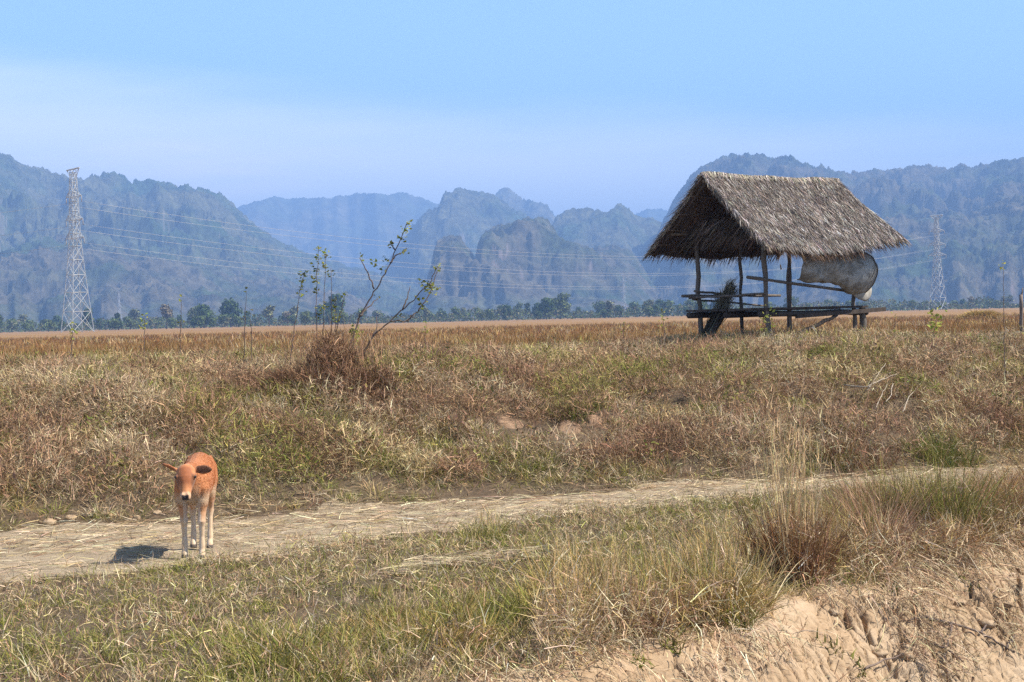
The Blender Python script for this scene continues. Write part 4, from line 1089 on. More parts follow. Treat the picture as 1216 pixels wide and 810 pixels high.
# --- the crest and the rise beyond it, to the hut and further
mb = MB()
x, y = plan(7000, 21, 40, 2.0)
gn = fbm(x * 0.3, y * 0.3, 2, 3, 33); n = len(x); far = sstep(26, 38, y)
gw = np.clip(0.42 + 0.9 * gn - 0.25 * far, 0, 1)
c = np.where((rng.uniform(0, 1, n) < gw)[:, None], pick(n, [GREEN, OLIVE, OLIVE * 1.15], [.25, .45, .3]), np.where((rng.uniform(0, 1, n) < 0.25 + .55 * far)[:, None], pick(n, [RUST, GOLD, STRAW], [.45, .25, .3]), pick(n, [STRAW, PALE, GREYB, MAUVE], [.38, .22, .25, .15])))
tufts(mb, x, y, rng.uniform(0.08, 0.21, n) * (1 + 0.35 * far), 0.09, 26, c, 0.33, 0.011, 0.55, 3, 0.35)
x, y = plan(80000, 21, 38, 2.0); n = len(x)
tangle(mb, x, y, 0.15, 0.15, 0.0095, pick(n, [STRAW, GREYB, PALE, MAUVE, OLIVE, GREEN], [.28, .22, .14, .18, .12, .06]), 0.75)
tag(mb.build('meadow_grass', M['grass']), 'mixed green and straw grass on the crest of the rise round the hut', 'grass', kind='stuff')

# --- the brown rice field
mb = MB()
for y0, y1, nn_, wd, hh_ in ((35, 58, 4200, 0.016, .58), (56, 95, 4200, 0.030, .60), (92, 200, 3600, 0.06, .62)):
    x, y = plan(nn_, y0, y1, 3.0); n = len(x)
    fn = fbm(x * 0.05, y * 0.12, 3, 3, 71)
    c = np.where((rng.uniform(0, 1, n) < 0.80 + 0.8 * fn)[:, None], pick(n, [RUST * .82, RUST * .55, GOLD * .5], [.48, .38, .14]), pick(n, [STRAW * .9, GOLD * .9, PALE * .8], [.4, .4, .2]))
    tufts(mb, x, y, hh_ * rng.uniform(0.55, 1.1, n), 0.30 + wd * 5, 12, c, 0.22, wd, 0.4, 2, 0.25)
tag(mb.build('field_grass', M['grass']), 'tall rust brown dry grass standing over the flat field', 'field grass', kind='stuff')

# --- near verge between the path and the ditch
def shade_none(x): return x
mb = MB()
x, y = plan(14500, 6.7, 17.6, 2.6, 0.358, 0.95)
s = edge_s(x, y); pm = path_mask(x, y)
gn = fbm(x * 0.8, y * 0.8, 2, 3, 81); hn_ = fbm(x * 1.2, y * 1.2, 5, 3, 85)
ok = (y < near_y(x) + 0.12) & (s < 0.06) & (pm < 0.05) & (rng.uniform(0, 1, len(x)) < 0.88 + 0.6 * hn_ ) & ~calf_near(x, y, -0.2)
x, y, s, gn, hn_ = x[ok], y[ok], s[ok], gn[ok], hn_[ok]; n = len(x)
brink = sstep(-1.15, -0.15, s) * sstep(-0.6, 0.6, x) 
gw = np.clip(0.52 + 0.9 * gn, 0, 1)
c = np.where((rng.uniform(0, 1, n) < gw)[:, None], pick(n, [GREEN, GREEN * 1.25, OLIVE], [.45, .2, .35]), pick(n, [GREYB, MAUVE, STRAW, PALE], [.38, .22, .25, .15]))
tufts(mb, x, y, (0.075 + 0.09 * np.clip(hn_ + .3, 0, 1)) * rng.uniform(0.6, 1.5, n) * (1 + 0.5 * sstep(9.5, 7.2, y)), 0.035 + 0.05 * rng.uniform(0, 1, n), 26, c, 0.6, 0.0055, 0.8, 3, 0.5)
x, y = plan(200000, 6.7, 17.5, 2.6, 0.358)
dn = fbm(x * 1.3, y * 1.3, 1, 3, 91)
ok = (y < near_y(x) + 0.15) & (edge_s(x, y) < 0.1) & (path_mask(x, y) < 0.1) & (rng.uniform(0, 1, len(x)) < 0.72 + .8 * dn) & ~calf_near(x, y, -0.08)
x, y, dn = x[ok], y[ok], dn[ok]; n = len(x)
tangle(mb, x, y, 0.10 * (0.5 + np.clip(dn + .4, 0, 1)), 0.11, 0.0048, pick(n, [GREYB, MAUVE, PALE, STRAW, OLIVE, GREEN], [.30, .18, .14, .10, .13, .15]), 0.95, 0.8)
tag(mb.build('verge_grass', M['grass']), 'short grey green grass and dead stems on the near verge below the path', 'grass', kind='stuff')

# --- tall yellowing grass along the brink, and the dead grass hanging over it
mb = MB()
def brink_spots(n, s0, s1, x0, x1):
    x = rng.uniform(x0, x1, n * 6); y = rng.uniform(6.5, 15.5, n * 6); s = edge_s(x, y)
    ok = (s > s0) & (s < s1) & clear_of(x, y) & (y < near_y(x) - 0.1) & (np.abs(x) < 0.36 * y + 2.8)
    return x[ok][:n], y[ok][:n]
bx0, by0 = brink_spots(135, -1.0, -0.05, 0.15, 7.4)
kinds_ = [GOLD * .95, OLIVE * 1.05, GOLD * .8, GREEN * 1.05, RUST, STRAW, MAUVE]
for cx, cy in zip(bx0, by0):
    rt = float(sstep(2.0, 2.8, cx))
    pr = np.array([.24, .22, .16, .12, .08, .12, .06]) * (1 - rt) + np.array([.04, .16, .06, .16, .12, .10, .36]) * rt
    kc = kinds_[rng.choice(7, p=pr / pr.sum())]; m_ = int(rng.integers(4, 10)); R_ = rng.uniform(.10, .24)
    a = rng.uniform(0, 6.283, m_); q_ = R_ * np.sqrt(rng.uniform(0, 1, m_)); H_ = rng.uniform(.26, .56) * (0.75 + .25 * float(sstep(.2, .9, cx))) * (1 + .35 * rt)
    tufts(mb, cx + q_ * np.cos(a), cy + q_ * np.sin(a), H_ * rng.uniform(.75, 1.2, m_), .075, 46, kc * rng.uniform(.85, 1.15, (m_, 1)), .36, .0060, .75, 4, .5, v=.3)
x, y = brink_spots(360, -1.6, -0.5, -1.6, 0.9); n = len(x)
tufts(mb, x, y, rng.uniform(0.10, 0.26, n), 0.08, 36, pick(n, [GREEN, OLIVE, GOLD * .7, GREYB], [.38, .32, .15, .15]), 0.45, 0.006, 0.7, 4, 0.5)
x, y = brink_spots(38000, -0.9, 0.12, 0.1, 7.4); n = len(x)
tangle(mb, x, y, 0.26, 0.17, 0.0052, pick(n, [PALE, GREYB, STRAW, MAUVE, MAUVE * .7, GOLD * .7], [.15, .25, .15, .22, .13, .10]), 0.85, 0.9)
# straight gold stems
x, y = brink_spots(700, -1.0, -0.05, 0.2, 2.3); n = len(x)
D, _ = dirs(n, 0.1, 0.14)
strips(mb, np.stack([x, y, hgt(x, y)], 1), D, rng.uniform(.35, .62, n), 0.006, rng.normal(0, .15, (n, 3)), jit(pick(n, [GOLD, STRAW, OLIVE], [.5, .3, .2]), n, .25), 3)
tag(mb.build('brink_grass', M['grass']), 'tall yellow green grass growing along the brink of the earth bank', 'grass', kind='stuff')
mb = MB()
x, y = brink_spots(20000, -0.2, 0.36, -0.9, 7.4); n = len(x)
nx, ny = 0.70, -0.714
cl_ = 0.5 + fbm(x * 2.3, y * 2.3, 3, 2, 97)
ok = rng.uniform(0, 1, n) < np.clip(cl_ * 1.3 - 0.15, 0.05, 1); x, y = x[ok], y[ok]; n = len(x)
D = np.stack([nx + rng.normal(0, .75, n), ny + rng.normal(0, .75, n), rng.normal(0.0, .45, n)], 1); D /= np.linalg.norm(D, axis=1)[:, None]
strips(mb, np.stack([x, y, hgt(x, y) + rng.uniform(0.0, 0.10, n)], 1), D, rng.uniform(.07, .27, n), rng.uniform(.003, .0065, n), rng.normal(0, .7, (n, 3)), jit(pick(n, [PALE * 1.05, GREYB * 1.1, MAUVE, MAUVE * .6], [.36, .30, .22, .12]), n, .28), 4, 1.5)
x, y = brink_spots(24000, -0.2, 0.75, 1.6, 7.6); n = len(x)
cl_ = 0.5 + fbm(x * 1.5, y * 1.5, 3, 2, 98)
ok = rng.uniform(0, 1, n) < np.clip(cl_ * 1.6 - 0.35, 0.0, 1); x, y = x[ok], y[ok]; n = len(x)
D = np.stack([nx + rng.normal(0, .8, n), ny + rng.normal(0, .8, n), rng.normal(0.1, .5, n)], 1); D /= np.linalg.norm(D, axis=1)[:, None]
strips(mb, np.stack([x, y, bank_z(x, y) + rng.uniform(0.0, 0.16, n)], 1), D, rng.uniform(.06, .30, n), rng.uniform(.003, .006, n), rng.normal(0, .7, (n, 3)), jit(pick(n, [GREYB, MAUVE, PALE, MAUVE * .5], [.36, .30, .14, .20]), n, .3), 3, 1.1)
tag(mb.build('dead_grass', M['straw']), 'pale dead grass hanging down over the top of the earth bank', 'dead grass', kind='stuff')
# --- dead stems and seedlings on the bare bank
mb = MB()
x = rng.uniform(-1, 6.5, 30000); y = rng.uniform(5.2, 12.5, 30000); s = edge_s(x, y)
pt = fbm(x * 0.8, y * 0.8, 2, 3, 99)
ok = (s > 0.05) & (s < 2.6) & (rng.uniform(0, 1, len(x)) < np.clip(0.20 + 1.1 * pt + 0.5 * np.exp(-s / .25), 0.015, 1)); x, y = x[ok], y[ok]; n = len(x)
zz = bank_z(x, y)
D, _ = dirs(n, 1.15, 0.35)
strips(mb, np.stack([x, y, zz + rng.uniform(0, .03, n)], 1), D, rng.uniform(.03, .13, n), rng.uniform(.003, .006, n), rng.normal(0, .9, (n, 3)), jit(pick(n, [GREYB, MAUVE * .8, PALE, MAUVE * .5], [.4, .3, .15, .15]), n, .35), 2, 0.3)
for (qx, qy) in ((1018, 792), (880, 745), (985, 765), (760, 790), (740, 735), (800, 770), (1060, 700), (1150, 690)):
    q_ = gp(qx, qy); k = 26
    xx, yy = q_[0] + rng.normal(0, .04, k), q_[1] + rng.normal(0, .04, k)
    D, _ = dirs(k, .7, .4); strips(mb, np.stack([xx, yy, bank_z(xx, yy)], 1), D, rng.uniform(.04, .09, k), .012, rng.normal(0, .4, (k, 3)), jit(GREEN * .9, k, .25), 2, .3)
tag(mb.build('withered_weeds', M['straw']), 'sparse withered stems and seedlings scattered on the bare earth bank', 'dead weeds', kind='stuff')

# --- straw lying on the path
mb = MB()
x, y = plan(135000, 9, 20, 2.6, 0.36)
pm = path_mask(x, y); lane = fbm(x * 0.5 - y * 0.2, y * 1.6, 3, 3, 101)
ok = (pm > -0.25) & (rng.uniform(0, 1, len(x)) < np.clip(0.45 + .9 * lane, .08, 1)); x, y = x[ok], y[ok]; n = len(x)
az = np.where(rng.uniform(0, 1, n) < .55, R(18) + rng.normal(0, .5, n) + math.pi * rng.integers(0, 2, n), rng.uniform(0, 6.283, n))
D = np.stack([np.cos(az), np.sin(az), rng.normal(.03, .10, n)], 1)
strips(mb, np.stack([x, y, hgt(x, y) + rng.uniform(.010, .035, n)], 1), D, rng.uniform(.06, .34, n), rng.uniform(.0035, .0085, n), rng.normal(0, .4, (n, 3)) * np.array([1, 1, .25]), jit(pick(n, [PALE * 1.1, PALE * .9, STRAW * .85, GREYB * .9, MAUVE * .8], [.20, .26, .16, .23, .15]), n, .25), 3, 0.06)
x, y = plan(5600, 9.5, 20, 2.6, .36); pm = path_mask(x, y); gn = fbm(x * 1.1, y * 1.1, 2, 3, 105)
ok = (pm > -0.05) & (gn > -0.15) & ~calf_near(x, y, -0.15); x, y = x[ok], y[ok]; n = len(x)
tufts(mb, x, y, rng.uniform(.03, .07, n), .05, 16, pick(n, [OLIVE, GREEN, STRAW, GREYB], [.3, .2, .25, .25]), .7, .005, .6, 2, .4)
tag(mb.build('straw', M['straw']), 'loose pale straw trodden flat on the path', 'straw', kind='stuff')
# ------------------------------------------------------------------ single tussocks
def tussock(px, py, label, H, rad, n, cols, probs, splay=0.3, wid=0.006, curl=0.6, stems=None, dead=0, cat='grass tussock'):
    b0 = gp(px, py)
    t = thing('grass_tussock', b0, label, cat, 'single grass tussocks')
    mb = MB()
    k = max(4, n // 40); a = rng.uniform(0, 6.283, k); r_ = rad * np.sqrt(rng.uniform(0, 1, k))
    tufts(mb, b0[0] + r_ * np.cos(a), b0[1] + r_ * np.sin(a), H * rng.uniform(.75, 1.15, k), 0.06 + rad * .25, 40, pick(k, cols, probs), splay, wid, curl, 4, 0.4)
    mb.build('blades', M['grass'], t)
    if dead:
        mb = MB(); a = rng.uniform(0, 6.283, dead); r_ = rad * 1.1 * np.sqrt(rng.uniform(0, 1, dead)); x, y = b0[0] + r_ * np.cos(a), b0[1] + r_ * np.sin(a)
        tangle(mb, x, y, H * .6, 0.16, wid * .9, pick(dead, [GREYB, MAUVE, PALE], [.4, .4, .2]), .9, .9); mb.build('dead_foliage', M['grass'], t)
    if stems:
        ns_, hs2, cs2 = stems
        mb = MB(); D, _ = dirs(ns_, .10, .12); a = rng.uniform(0, 6.283, ns_); r_ = rad * .8 * np.sqrt(rng.uniform(0, 1, ns_)); x, y = b0[0] + r_ * np.cos(a), b0[1] + r_ * np.sin(a)
        P = np.stack([x, y, hgt(x, y)], 1); Ls = hs2 * rng.uniform(.6, 1.1, ns_); cu = rng.normal(0, .14, (ns_, 3))
        strips(mb, P, D, Ls, .0062, cu, jit(cs2, ns_, .3), 4)
        # feathery heads
        for rep_ in range(5):
            f = rng.uniform(.6, 1.0, ns_); D2, _ = dirs(ns_, .35, .2)
            strips(mb, P + (D + cu * 0.4 * f[:, None]) * (Ls * f)[:, None] * .97, D2, rng.uniform(.05, .12, ns_), .005, np.zeros((ns_, 3)), jit(np.asarray(cs2) * 1.1, ns_, .2), 2)
        mb.build('seed_stems', M['straw'], t)
    return t
REDB = np.array([0.20, 0.105, 0.055])
tussock(942, 690, 'large reddish brown dry tussock with tall golden stems on the bank brink', .70, .20, 760, [REDB, REDB * .7, RUST, MAUVE], [.45, .25, .2, .1], .24, .0065, .45, (80, 1.30, np.array([0.56, 0.41, 0.22])), 700)
tussock(1112, 640, 'dark green and brown grass clump at the far right of the brink', .78, .40, 1700, [GREEN * .9, OLIVE * .85, MAUVE, OLIVE], [.35, .3, .15, .2], .35, .0065, .6, None, 500)
tussock(1040, 640, 'low brown grass clump between the red tussock and the green clump', .50, .3, 800, [MAUVE, RUST * .8, OLIVE * .8], [.5, .25, .25], .4, .006, .8, None, 500)
tussock(1195, 632, 'tall brown grass clump beyond the green clump where the brink leaves the view', .62, .36, 1200, [MAUVE, REDB * 1.3, OLIVE * .8, STRAW], [.4, .25, .2, .15], .35, .0065, .7, None, 600)
tussock(576, 645, 'small green tuft alone on the near edge of the straw path', .22, .15, 360, [GREEN, OLIVE], [.5, .5], .4, .0055, .6, (14, .3, STRAW))
tussock(345, 800, 'yellow green tussock at the lower edge of the verge', .32, .26, 760, [OLIVE, GREEN * 1.1, GOLD * .7], [.45, .35, .2], .4, .0065, .7, None, 200)
tussock(520, 775, 'thick golden green tussock at the top of the hanging dead grass', .30, .28, 760, [OLIVE, GOLD * .75, GREEN], [.4, .35, .25], .45, .0065, .8, None, 300)
tussock(868, 668, 'bright golden green tuft just left of the red tussock', .36, .20, 620, [GOLD * .9, OLIVE, RUST], [.5, .35, .15], .35, .006, .6, None, 200)
tussock(688, 690, 'golden grass tuft at the left end of the tall brink grass', .36, .26, 700, [GOLD * .85, OLIVE, STRAW], [.4, .4, .2], .4, .0062, .7, None, 300)
tussock(1118, 545, 'dark green weed clump at the foot of the slope beyond the path', .40, .40, 760, [GREEN * .75, OLIVE * .7, GREEN], [.4, .3, .3], .5, .009, .9, None, 300)
tussock(1005, 545, 'dark brown weed clump at the foot of the slope behind the golden stems', .38, .42, 600, [REDB, MAUVE * .7, GREEN * .7], [.45, .35, .2], .5, .009, .9, None, 600)
tussock(118, 452, 'green leafy clump near the crest of the slope below the tall pylon', .40, .30, 500, [GREEN, OLIVE, GREEN * 1.2], [.4, .3, .3], .4, .012, .7, (12, .55, OLIVE))
tussock(676, 492, 'green tuft on the slope just above the bare red soil', .26, .18, 300, [GREEN, OLIVE], [.6, .4], .5, .009, .9)

mb = MB(); k = 46; a = rng.uniform(0, 6.283, k); x, y = CG[0] + .34 * np.sqrt(rng.uniform(0, 1, k)) * np.cos(a), CG[1] - .18 + .42 * np.sqrt(rng.uniform(0, 1, k)) * np.sin(a)
tufts(mb, x, y, rng.uniform(.04, .10, k), .05, 16, pick(k, [OLIVE, STRAW, GREYB, GREEN], [.25, .3, .3, .15]), .8, .005, .7, 2, .4)
tag(mb.build('path_grass', M['grass']), 'thin dry grass on the path about the feet of the calf', 'grass', kind='stuff')
# heap of dead brush round the foot of the saplings
b0 = gp(392, 486)
bush = thing('dry_brush', b0, 'dark heap of dead brown brush on the slope below the leafy saplings', 'dead brush')
for nm, ox, oy, rr_, hh_, k in (('brush_heap', -0.52, -0.15, .30, .40, 2100), ('brush_heap', -0.18, -0.3, .36, .50, 2600), ('brush_heap', 0.22, -0.25, .38, .60, 2900), ('brush_heap', 0.0, 0.25, .36, .85, 2300), ('brush_heap', 0.54, -0.1, .30, .46, 1800)):
    mb = MB(); a = rng.uniform(0, 6.283, k); q_ = rr_ * np.sqrt(rng.uniform(0, 1, k)); xx, yy = b0[0] + ox + q_ * np.cos(a), b0[1] + oy + q_ * np.sin(a)
    zz = hgt(xx, yy) + hh_ * np.sqrt(np.maximum(0, 1 - (q_ / rr_) ** 2)) * rng.uniform(.2, 1, k) ** .6
    D, _ = dirs(k, .75, .45, a + rng.normal(0, .8, k))
    strips(mb, np.stack([xx, yy, zz], 1), D, rng.uniform(.08, .26, k), rng.uniform(.005, .0095, k), rng.normal(0, .8, (k, 3)), jit(pick(k, [REDB * .8, MAUVE * .7, MAUVE, REDB * .45], [.3, .25, .2, .25]), k, .45), 3, .35)
    mb.build(nm, M['grass'], bush)
mb = MB(); k = 260; x, y = b0[0] + rng.normal(0.05, .33, k), b0[1] + .5 + rng.normal(0, .25, k); D, _ = dirs(k, .22, .2)
strips(mb, np.stack([x, y, hgt(x, y) + .2], 1), D, rng.uniform(.4, .85, k), .008, rng.normal(0, .35, (k, 3)), jit(MAUVE, k, .3), 4, .15); mb.build('dead_stems', M['grass'], bush)

# ------------------------------------------------------------------ saplings and tall weeds
def leaf_cluster(mb, C, n, size, spread, cols):
    C = np.asarray(C, float)
    P = C + rng.normal(0, 1, (n, 3)) * spread
    D = rng.normal(0, 1, (n, 3)); D[:, 2] = np.abs(D[:, 2]) * .5; D /= np.linalg.norm(D, axis=1)[:, None]
    S_ = rng.normal(0, 1, (n, 3)); S_ -= D * np.sum(S_ * D, 1)[:, None]; S_ /= np.linalg.norm(S_, axis=1)[:, None]
    L_ = size * rng.uniform(.6, 1.3, n)[:, None]; nn_ = np.cross(D, S_)
    V = np.stack([P, P + D * L_ * .5 + S_ * L_ * .30 + nn_ * L_ * .08, P + D * L_, P + D * L_ * .5 - S_ * L_ * .30 + nn_ * L_ * .08], 1)
    i = np.arange(n)[:, None] * 4
    mb.add(V.reshape(-1, 3), None, np.concatenate([i + [0, 1, 2], i + [0, 2, 3]]), np.repeat(jit(cols, n, .22), 4, 0))
LEAFY = np.array([0.26, 0.27, 0.06]); LEAFD = np.array([0.13, 0.14, 0.045]); BARK = np.array([0.135, 0.10, 0.085])
def plant(name, label, cat, d, stems, leaves, base=None, group=None, r=0.011):
    """stems: list of pixel polylines (the first is the main stem), all at about distance d; leaves: (px, py, n, spread px, size, colour)"""
    lines = []
    for si, s in enumerate(stems):
        dd = d + rng.normal(0, .12) * (si > 0)
        s = [(a, b_) for a, b_ in s]
        P = np.array([at(a, b_, d + (dd - d) * (k / max(1, len(s) - 1))) for k, (a, b_) in enumerate(s)])
        lines.append(P)
    q0 = lines[0][0]; g0 = np.array([q0[0], q0[1], float(hgt(q0[0], q0[1])) - .05])
    t = thing(name, g0, label, cat, group)
    for si, P in enumerate(lines):
        if si == 0 or P[0][2] < hgt(P[0][0], P[0][1]) + .12: P = np.concatenate([[[P[0][0] - .01, P[0][1], float(hgt(P[0][0], P[0][1])) - .06]], P]) if P[0][2] > hgt(P[0][0], P[0][1]) else P
        # finer, slightly crooked line
        seg = np.linspace(0, len(P) - 1, max(6, 5 * (len(P) - 1))); Q = np.stack([np.interp(seg, np.arange(len(P)), P[:, c]) for c in range(3)], 1)
        Q[1:-1] += rng.normal(0, .006, (len(Q) - 2, 3))
        mb = MB(); tube(mb, Q, np.linspace(r if si == 0 else r * .75, r * .32, len(Q)), 6, BARK * rng.uniform(.7, 1.2)); mb.build('stem' if si == 0 else 'branch', M['bark'], t, True)
    mb = MB()
    for (a, b_, n, sp, sz, col) in leaves:
        leaf_cluster(mb, at(a, b_, d + rng.normal(0, .06)), int(n * 1.6), sz, np.array([sp, sp * .8, sp]) * d / FPX, col)
    if leaves: mb.build('leaves', M['leaf'], t)
    return t
plant('sapling', 'tallest leaning sapling with few leaves, tip reaching above the cables, in the dead brush', 'sapling', 19.3,
      [[(408, 436), (419, 400), (427, 376), (443, 350), (458, 324), (472, 293), (484, 264)], [(427, 376), (438, 364), (449, 354)], [(444, 343), (437, 325), (427, 306)], [(463, 313), (470, 303), (479, 300)], [(470, 297), (463, 290)]],
      [(484, 266, 9, 2.5, .055, LEAFY), (480, 276, 8, 3, .05, LEAFY * .9), (476, 285, 8, 3, .055, LEAFD), (481, 299, 6, 3, .06, LEAFD), (463, 292, 6, 2.5, .055, LEAFD), (459, 308, 5, 2.5, .055, LEAFD), (445, 314, 6, 2.5, .06, LEAFY * .8), (454, 321, 5, 2.5, .06, LEAFD), (428, 305, 5, 2.5, .05, LEAFY * .8), (449, 354, 3, 2, .04, LEAFD), (421, 397, 22, 5, .065, LEAFY * 1.15)], None, 'saplings on the slope', .016)
plant('sapling', 'low leaning sapling with forked twiggy branches right of the tallest sapling', 'sapling', 19.0,
      [[(426, 438), (434, 416), (443, 399), (464, 381), (487, 360), (509, 337), (520, 317)], [(464, 381), (482, 382), (497, 369), (510, 350), (521, 318)], [(478, 368), (484, 352), (487, 340)], [(443, 399), (448, 388), (447, 376)], [(484, 382), (488, 374), (494, 378)], [(509, 337), (514, 345)]],
      [(520, 318, 7, 2, .055, LEAFY * .9), (511, 342, 16, 4, .06, LEAFY), (505, 338, 8, 3, .055, LEAFD), (500, 358, 10, 4, .055, LEAFY * .8), (515, 344, 8, 3, .05, LEAFY), (474, 375, 4, 2.5, .05, LEAFD)], None, 'saplings on the slope', .015)
for (st, lv, lab) in (
    ([[(345, 420), (350, 390), (355, 355), (361, 325)]], [(361, 326, 12, 2.2, .05, LEAFD), (359, 335, 10, 2.5, .05, LEAFY * .8), (358, 345, 8, 2.5, .05, LEAFD), (356, 352, 6, 2, .045, LEAFY * .8)], 'single leaning weed stem leftmost beside the dead brush'),
    ([[(376, 425), (376, 390), (376, 345), (378, 294)]], [(378, 296, 9, 2, .05, LEAFY), (378, 308, 8, 2.2, .05, LEAFY * .8), (376, 320, 9, 2.2, .05, LEAFD), (375, 333, 12, 3, .055, LEAFY), (376, 345, 8, 2.5, .05, LEAFD), (377, 378, 4, 2, .05, LEAFD)], 'tallest upright leafy weed stem rising from the dead brush'),
    ([[(383, 425), (384, 390), (385, 350), (387, 302)], [(394, 420), (394, 370), (393, 318)]], [(387, 304, 10, 2.5, .055, LEAFY), (385, 315, 8, 2.2, .05, LEAFY * .9), (388, 322, 6, 2.5, .05, LEAFD), (383, 365, 10, 3, .05, LEAFY), (382, 372, 5, 2.2, .05, LEAFD), (393, 326, 5, 2, .045, LEAFD)], 'twin upright leafy weed stems between the tallest weed and the tallest sapling'),
    ([[(398, 428), (398, 400), (398, 355)], [(399, 395), (405, 370), (410, 350)]], [(398, 357, 8, 2, .045, LEAFD), (397, 368, 9, 2.5, .045, LEAFY * .8), (410, 350, 7, 2, .045, LEAFY * .8), (404, 376, 6, 2, .045, LEAFD), (398, 380, 8, 2.2, .045, LEAFY * .7)], 'short forked weed stem close to the foot of the tallest sapling')):
    plant('weed_stem', lab, 'weed', 19.2, st, lv, None, 'tall weed stems in the dead brush', .009)
for (px, y0, y1, dx, nl, d, lab, col) in (
    (290, 402, 345, 3, 4, 20.5, 'bare brown weed stalk left of the dead brush, taller of two', LEAFD), (299, 402, 372, -2, 3, 21, 'short bare weed stalk left of the dead brush', LEAFD),
    (85, 410, 386, 2, 16, 21, 'low leafy green weed in front of the tall pylon', LEAFY), (214, 400, 355, 1, 6, 21.5, 'thin weed stalk with a few leaves between the tall pylon and the dead brush', LEAFY),
    (171, 402, 374, 1, 14, 21, 'small bright green weed just right of the tall pylon', LEAFY * 1.2), (789, 401, 372, -2, 12, 24, 'small green weed at the open end of the hut', LEAFY), 
    (1107, 408, 372, 5, 34, 22, 'bright green leafy weed right of the hut below the smaller pylon', LEAFY * 1.1), (1193, 420, 316, -2, 12, 20, 'tall thin stalk with one tuft of green leaves at its tip, right of the hut', LEAFY * 1.2),
    (1062, 412, 374, 1, 5, 24, 'thin pale weed stalk just right of the hut floor', LEAFY), (505, 402, 384, 1, 8, 22, 'small green weed beyond the saplings', LEAFY), (912, 418, 370, -2, 22, 28.2, 'leafy creeper at the foot of the front corner post of the hut', LEAFY), (740, 402, 386, 1, 6, 23, 'low green weed between the saplings and the hut', LEAFY)):
    k = max(2, nl // 4)
    pts = [(px, y0), (px + dx * .5, (y0 + y1) / 2), (px + dx, y1)]
    lv = [(px + dx * f, y0 + (y1 - y0) * f, max(2, nl // k), 2.4 if nl < 20 else 4.5, .05 if nl < 20 else .075, col) for f in (np.linspace(.45, 1, k) if px < 1150 else [1.0, .97])]
    plant('weed_stem', lab, 'weed', d, [pts], lv, None, 'weeds standing along the crest', .008)

# pale fallen branch on the slope, twigs and clods
def sticks(name, label, cat, d0, lines, col, r, part, on=True):
    P0 = gp(*lines[0][0]); t = thing(name, P0, label, cat)
    for li, ln in enumerate(lines):
        P = np.array([gp(a, b_) for a, b_ in ln]); P[:, 2] += (.05 if li else .08) if on else .03
        if name == 'dead_branch':
            h0 = np.array([.0] * len(P)); P[:, 2] += np.linspace(0.10, .16, len(P))
        seg = np.linspace(0, len(P) - 1, 5 * (len(P) - 1) + 1); Q = np.stack([np.interp(seg, np.arange(len(P)), P[:, c]) for c in range(3)], 1)
        Q += rng.normal(0, .004, Q.shape)
        mb = MB(); tube(mb, Q, np.linspace(r * (1 if li == 0 else .7), r * .35, len(Q)), 6, np.asarray(col) * rng.uniform(.8, 1.15)); mb.build(part if li == 0 else 'twig', M['bark'], t, True)
    return t
sticks('dead_branch', 'pale dead branch lying on the slope below the right end of the hut', 'branch', 17,
       [[(1003, 474), (1030, 478), (1050, 470), (1066, 466)], [(1030, 478), (1042, 462), (1052, 450)], [(1040, 500), (1048, 484), (1054, 476)], [(1072, 503), (1080, 488), (1095, 472)], [(1060, 470), (1058, 488), (1052, 497)], [(1044, 466), (1058, 460)]], (0.36, 0.30, 0.23), .011, 'limb')
sticks('dead_branch', 'pale fallen stick lying on the slope between the calf and the dead brush', 'branch', 15,
       [[(262, 558), (285, 549), (310, 542), (330, 540)], [(285, 549), (296, 540)]], (0.36, 0.29, 0.21), .006, 'limb')
sticks('dead_twig', 'dark branching twig lying on the bare bank below the red tussock', 'twig', 9,
       [[(1100, 738), (1130, 745), (1165, 757), (1195, 775), (1214, 784)], [(1130, 745), (1127, 765), (1122, 790)], [(1165, 757), (1172, 745)], [(1110, 770), (1130, 780), (1145, 792)], [(1100, 738), (1078, 742)], [(1195, 775), (1205, 760)]], (0.16, 0.12, 0.10), .012, 'limb', False)
sticks('dead_twig', 'thin twig lying at the lower edge of the bare bank beside the cracks', 'twig', 9,
       [[(1028, 800), (1050, 790), (1078, 780)], [(1050, 790), (1056, 804)]], (0.17, 0.125, 0.10), .008, 'limb', False)
# swath of pale dead grass lying on the verge
b0 = gp(530, 673); t = thing('straw_swath', b0, 'pale swath of dead straw lying across the near verge', 'straw')
mb = MB(); k = 380; f = rng.uniform(0, 1, k); xs_ = np.interp(f, [0, .35, .7, 1], [448, 500, 560, 642]); ys_ = np.interp(f, [0, .35, .7, 1], [690, 675, 670, 664])
G = np.array([gp(a, b_) for a, b_ in zip(np.linspace(448, 642, 40), np.interp(np.linspace(0, 1, 40), [0, .35, .7, 1], [690, 675, 670, 664]))])
P = np.stack([np.interp(f, np.linspace(0, 1, 40), G[:, c]) for c in range(3)], 1); P[:, 1] += rng.normal(0, .035, k); P[:, 0] += rng.normal(0, .03, k); P[:, 2] = hgt(P[:, 0], P[:, 1]) + rng.uniform(.03, .10, k)
az = R(12) + rng.normal(0, .3, k); D = np.stack([np.cos(az), np.sin(az), rng.normal(0, .08, k)], 1)
strips(mb, P, D, rng.uniform(.12, .35, k), rng.uniform(.004, .007, k), rng.normal(0, .25, (k, 3)) * [1, 1, .2], jit(PALE * .85, k, .3), 3, .05); mb.build('stalks', M['straw'], t)
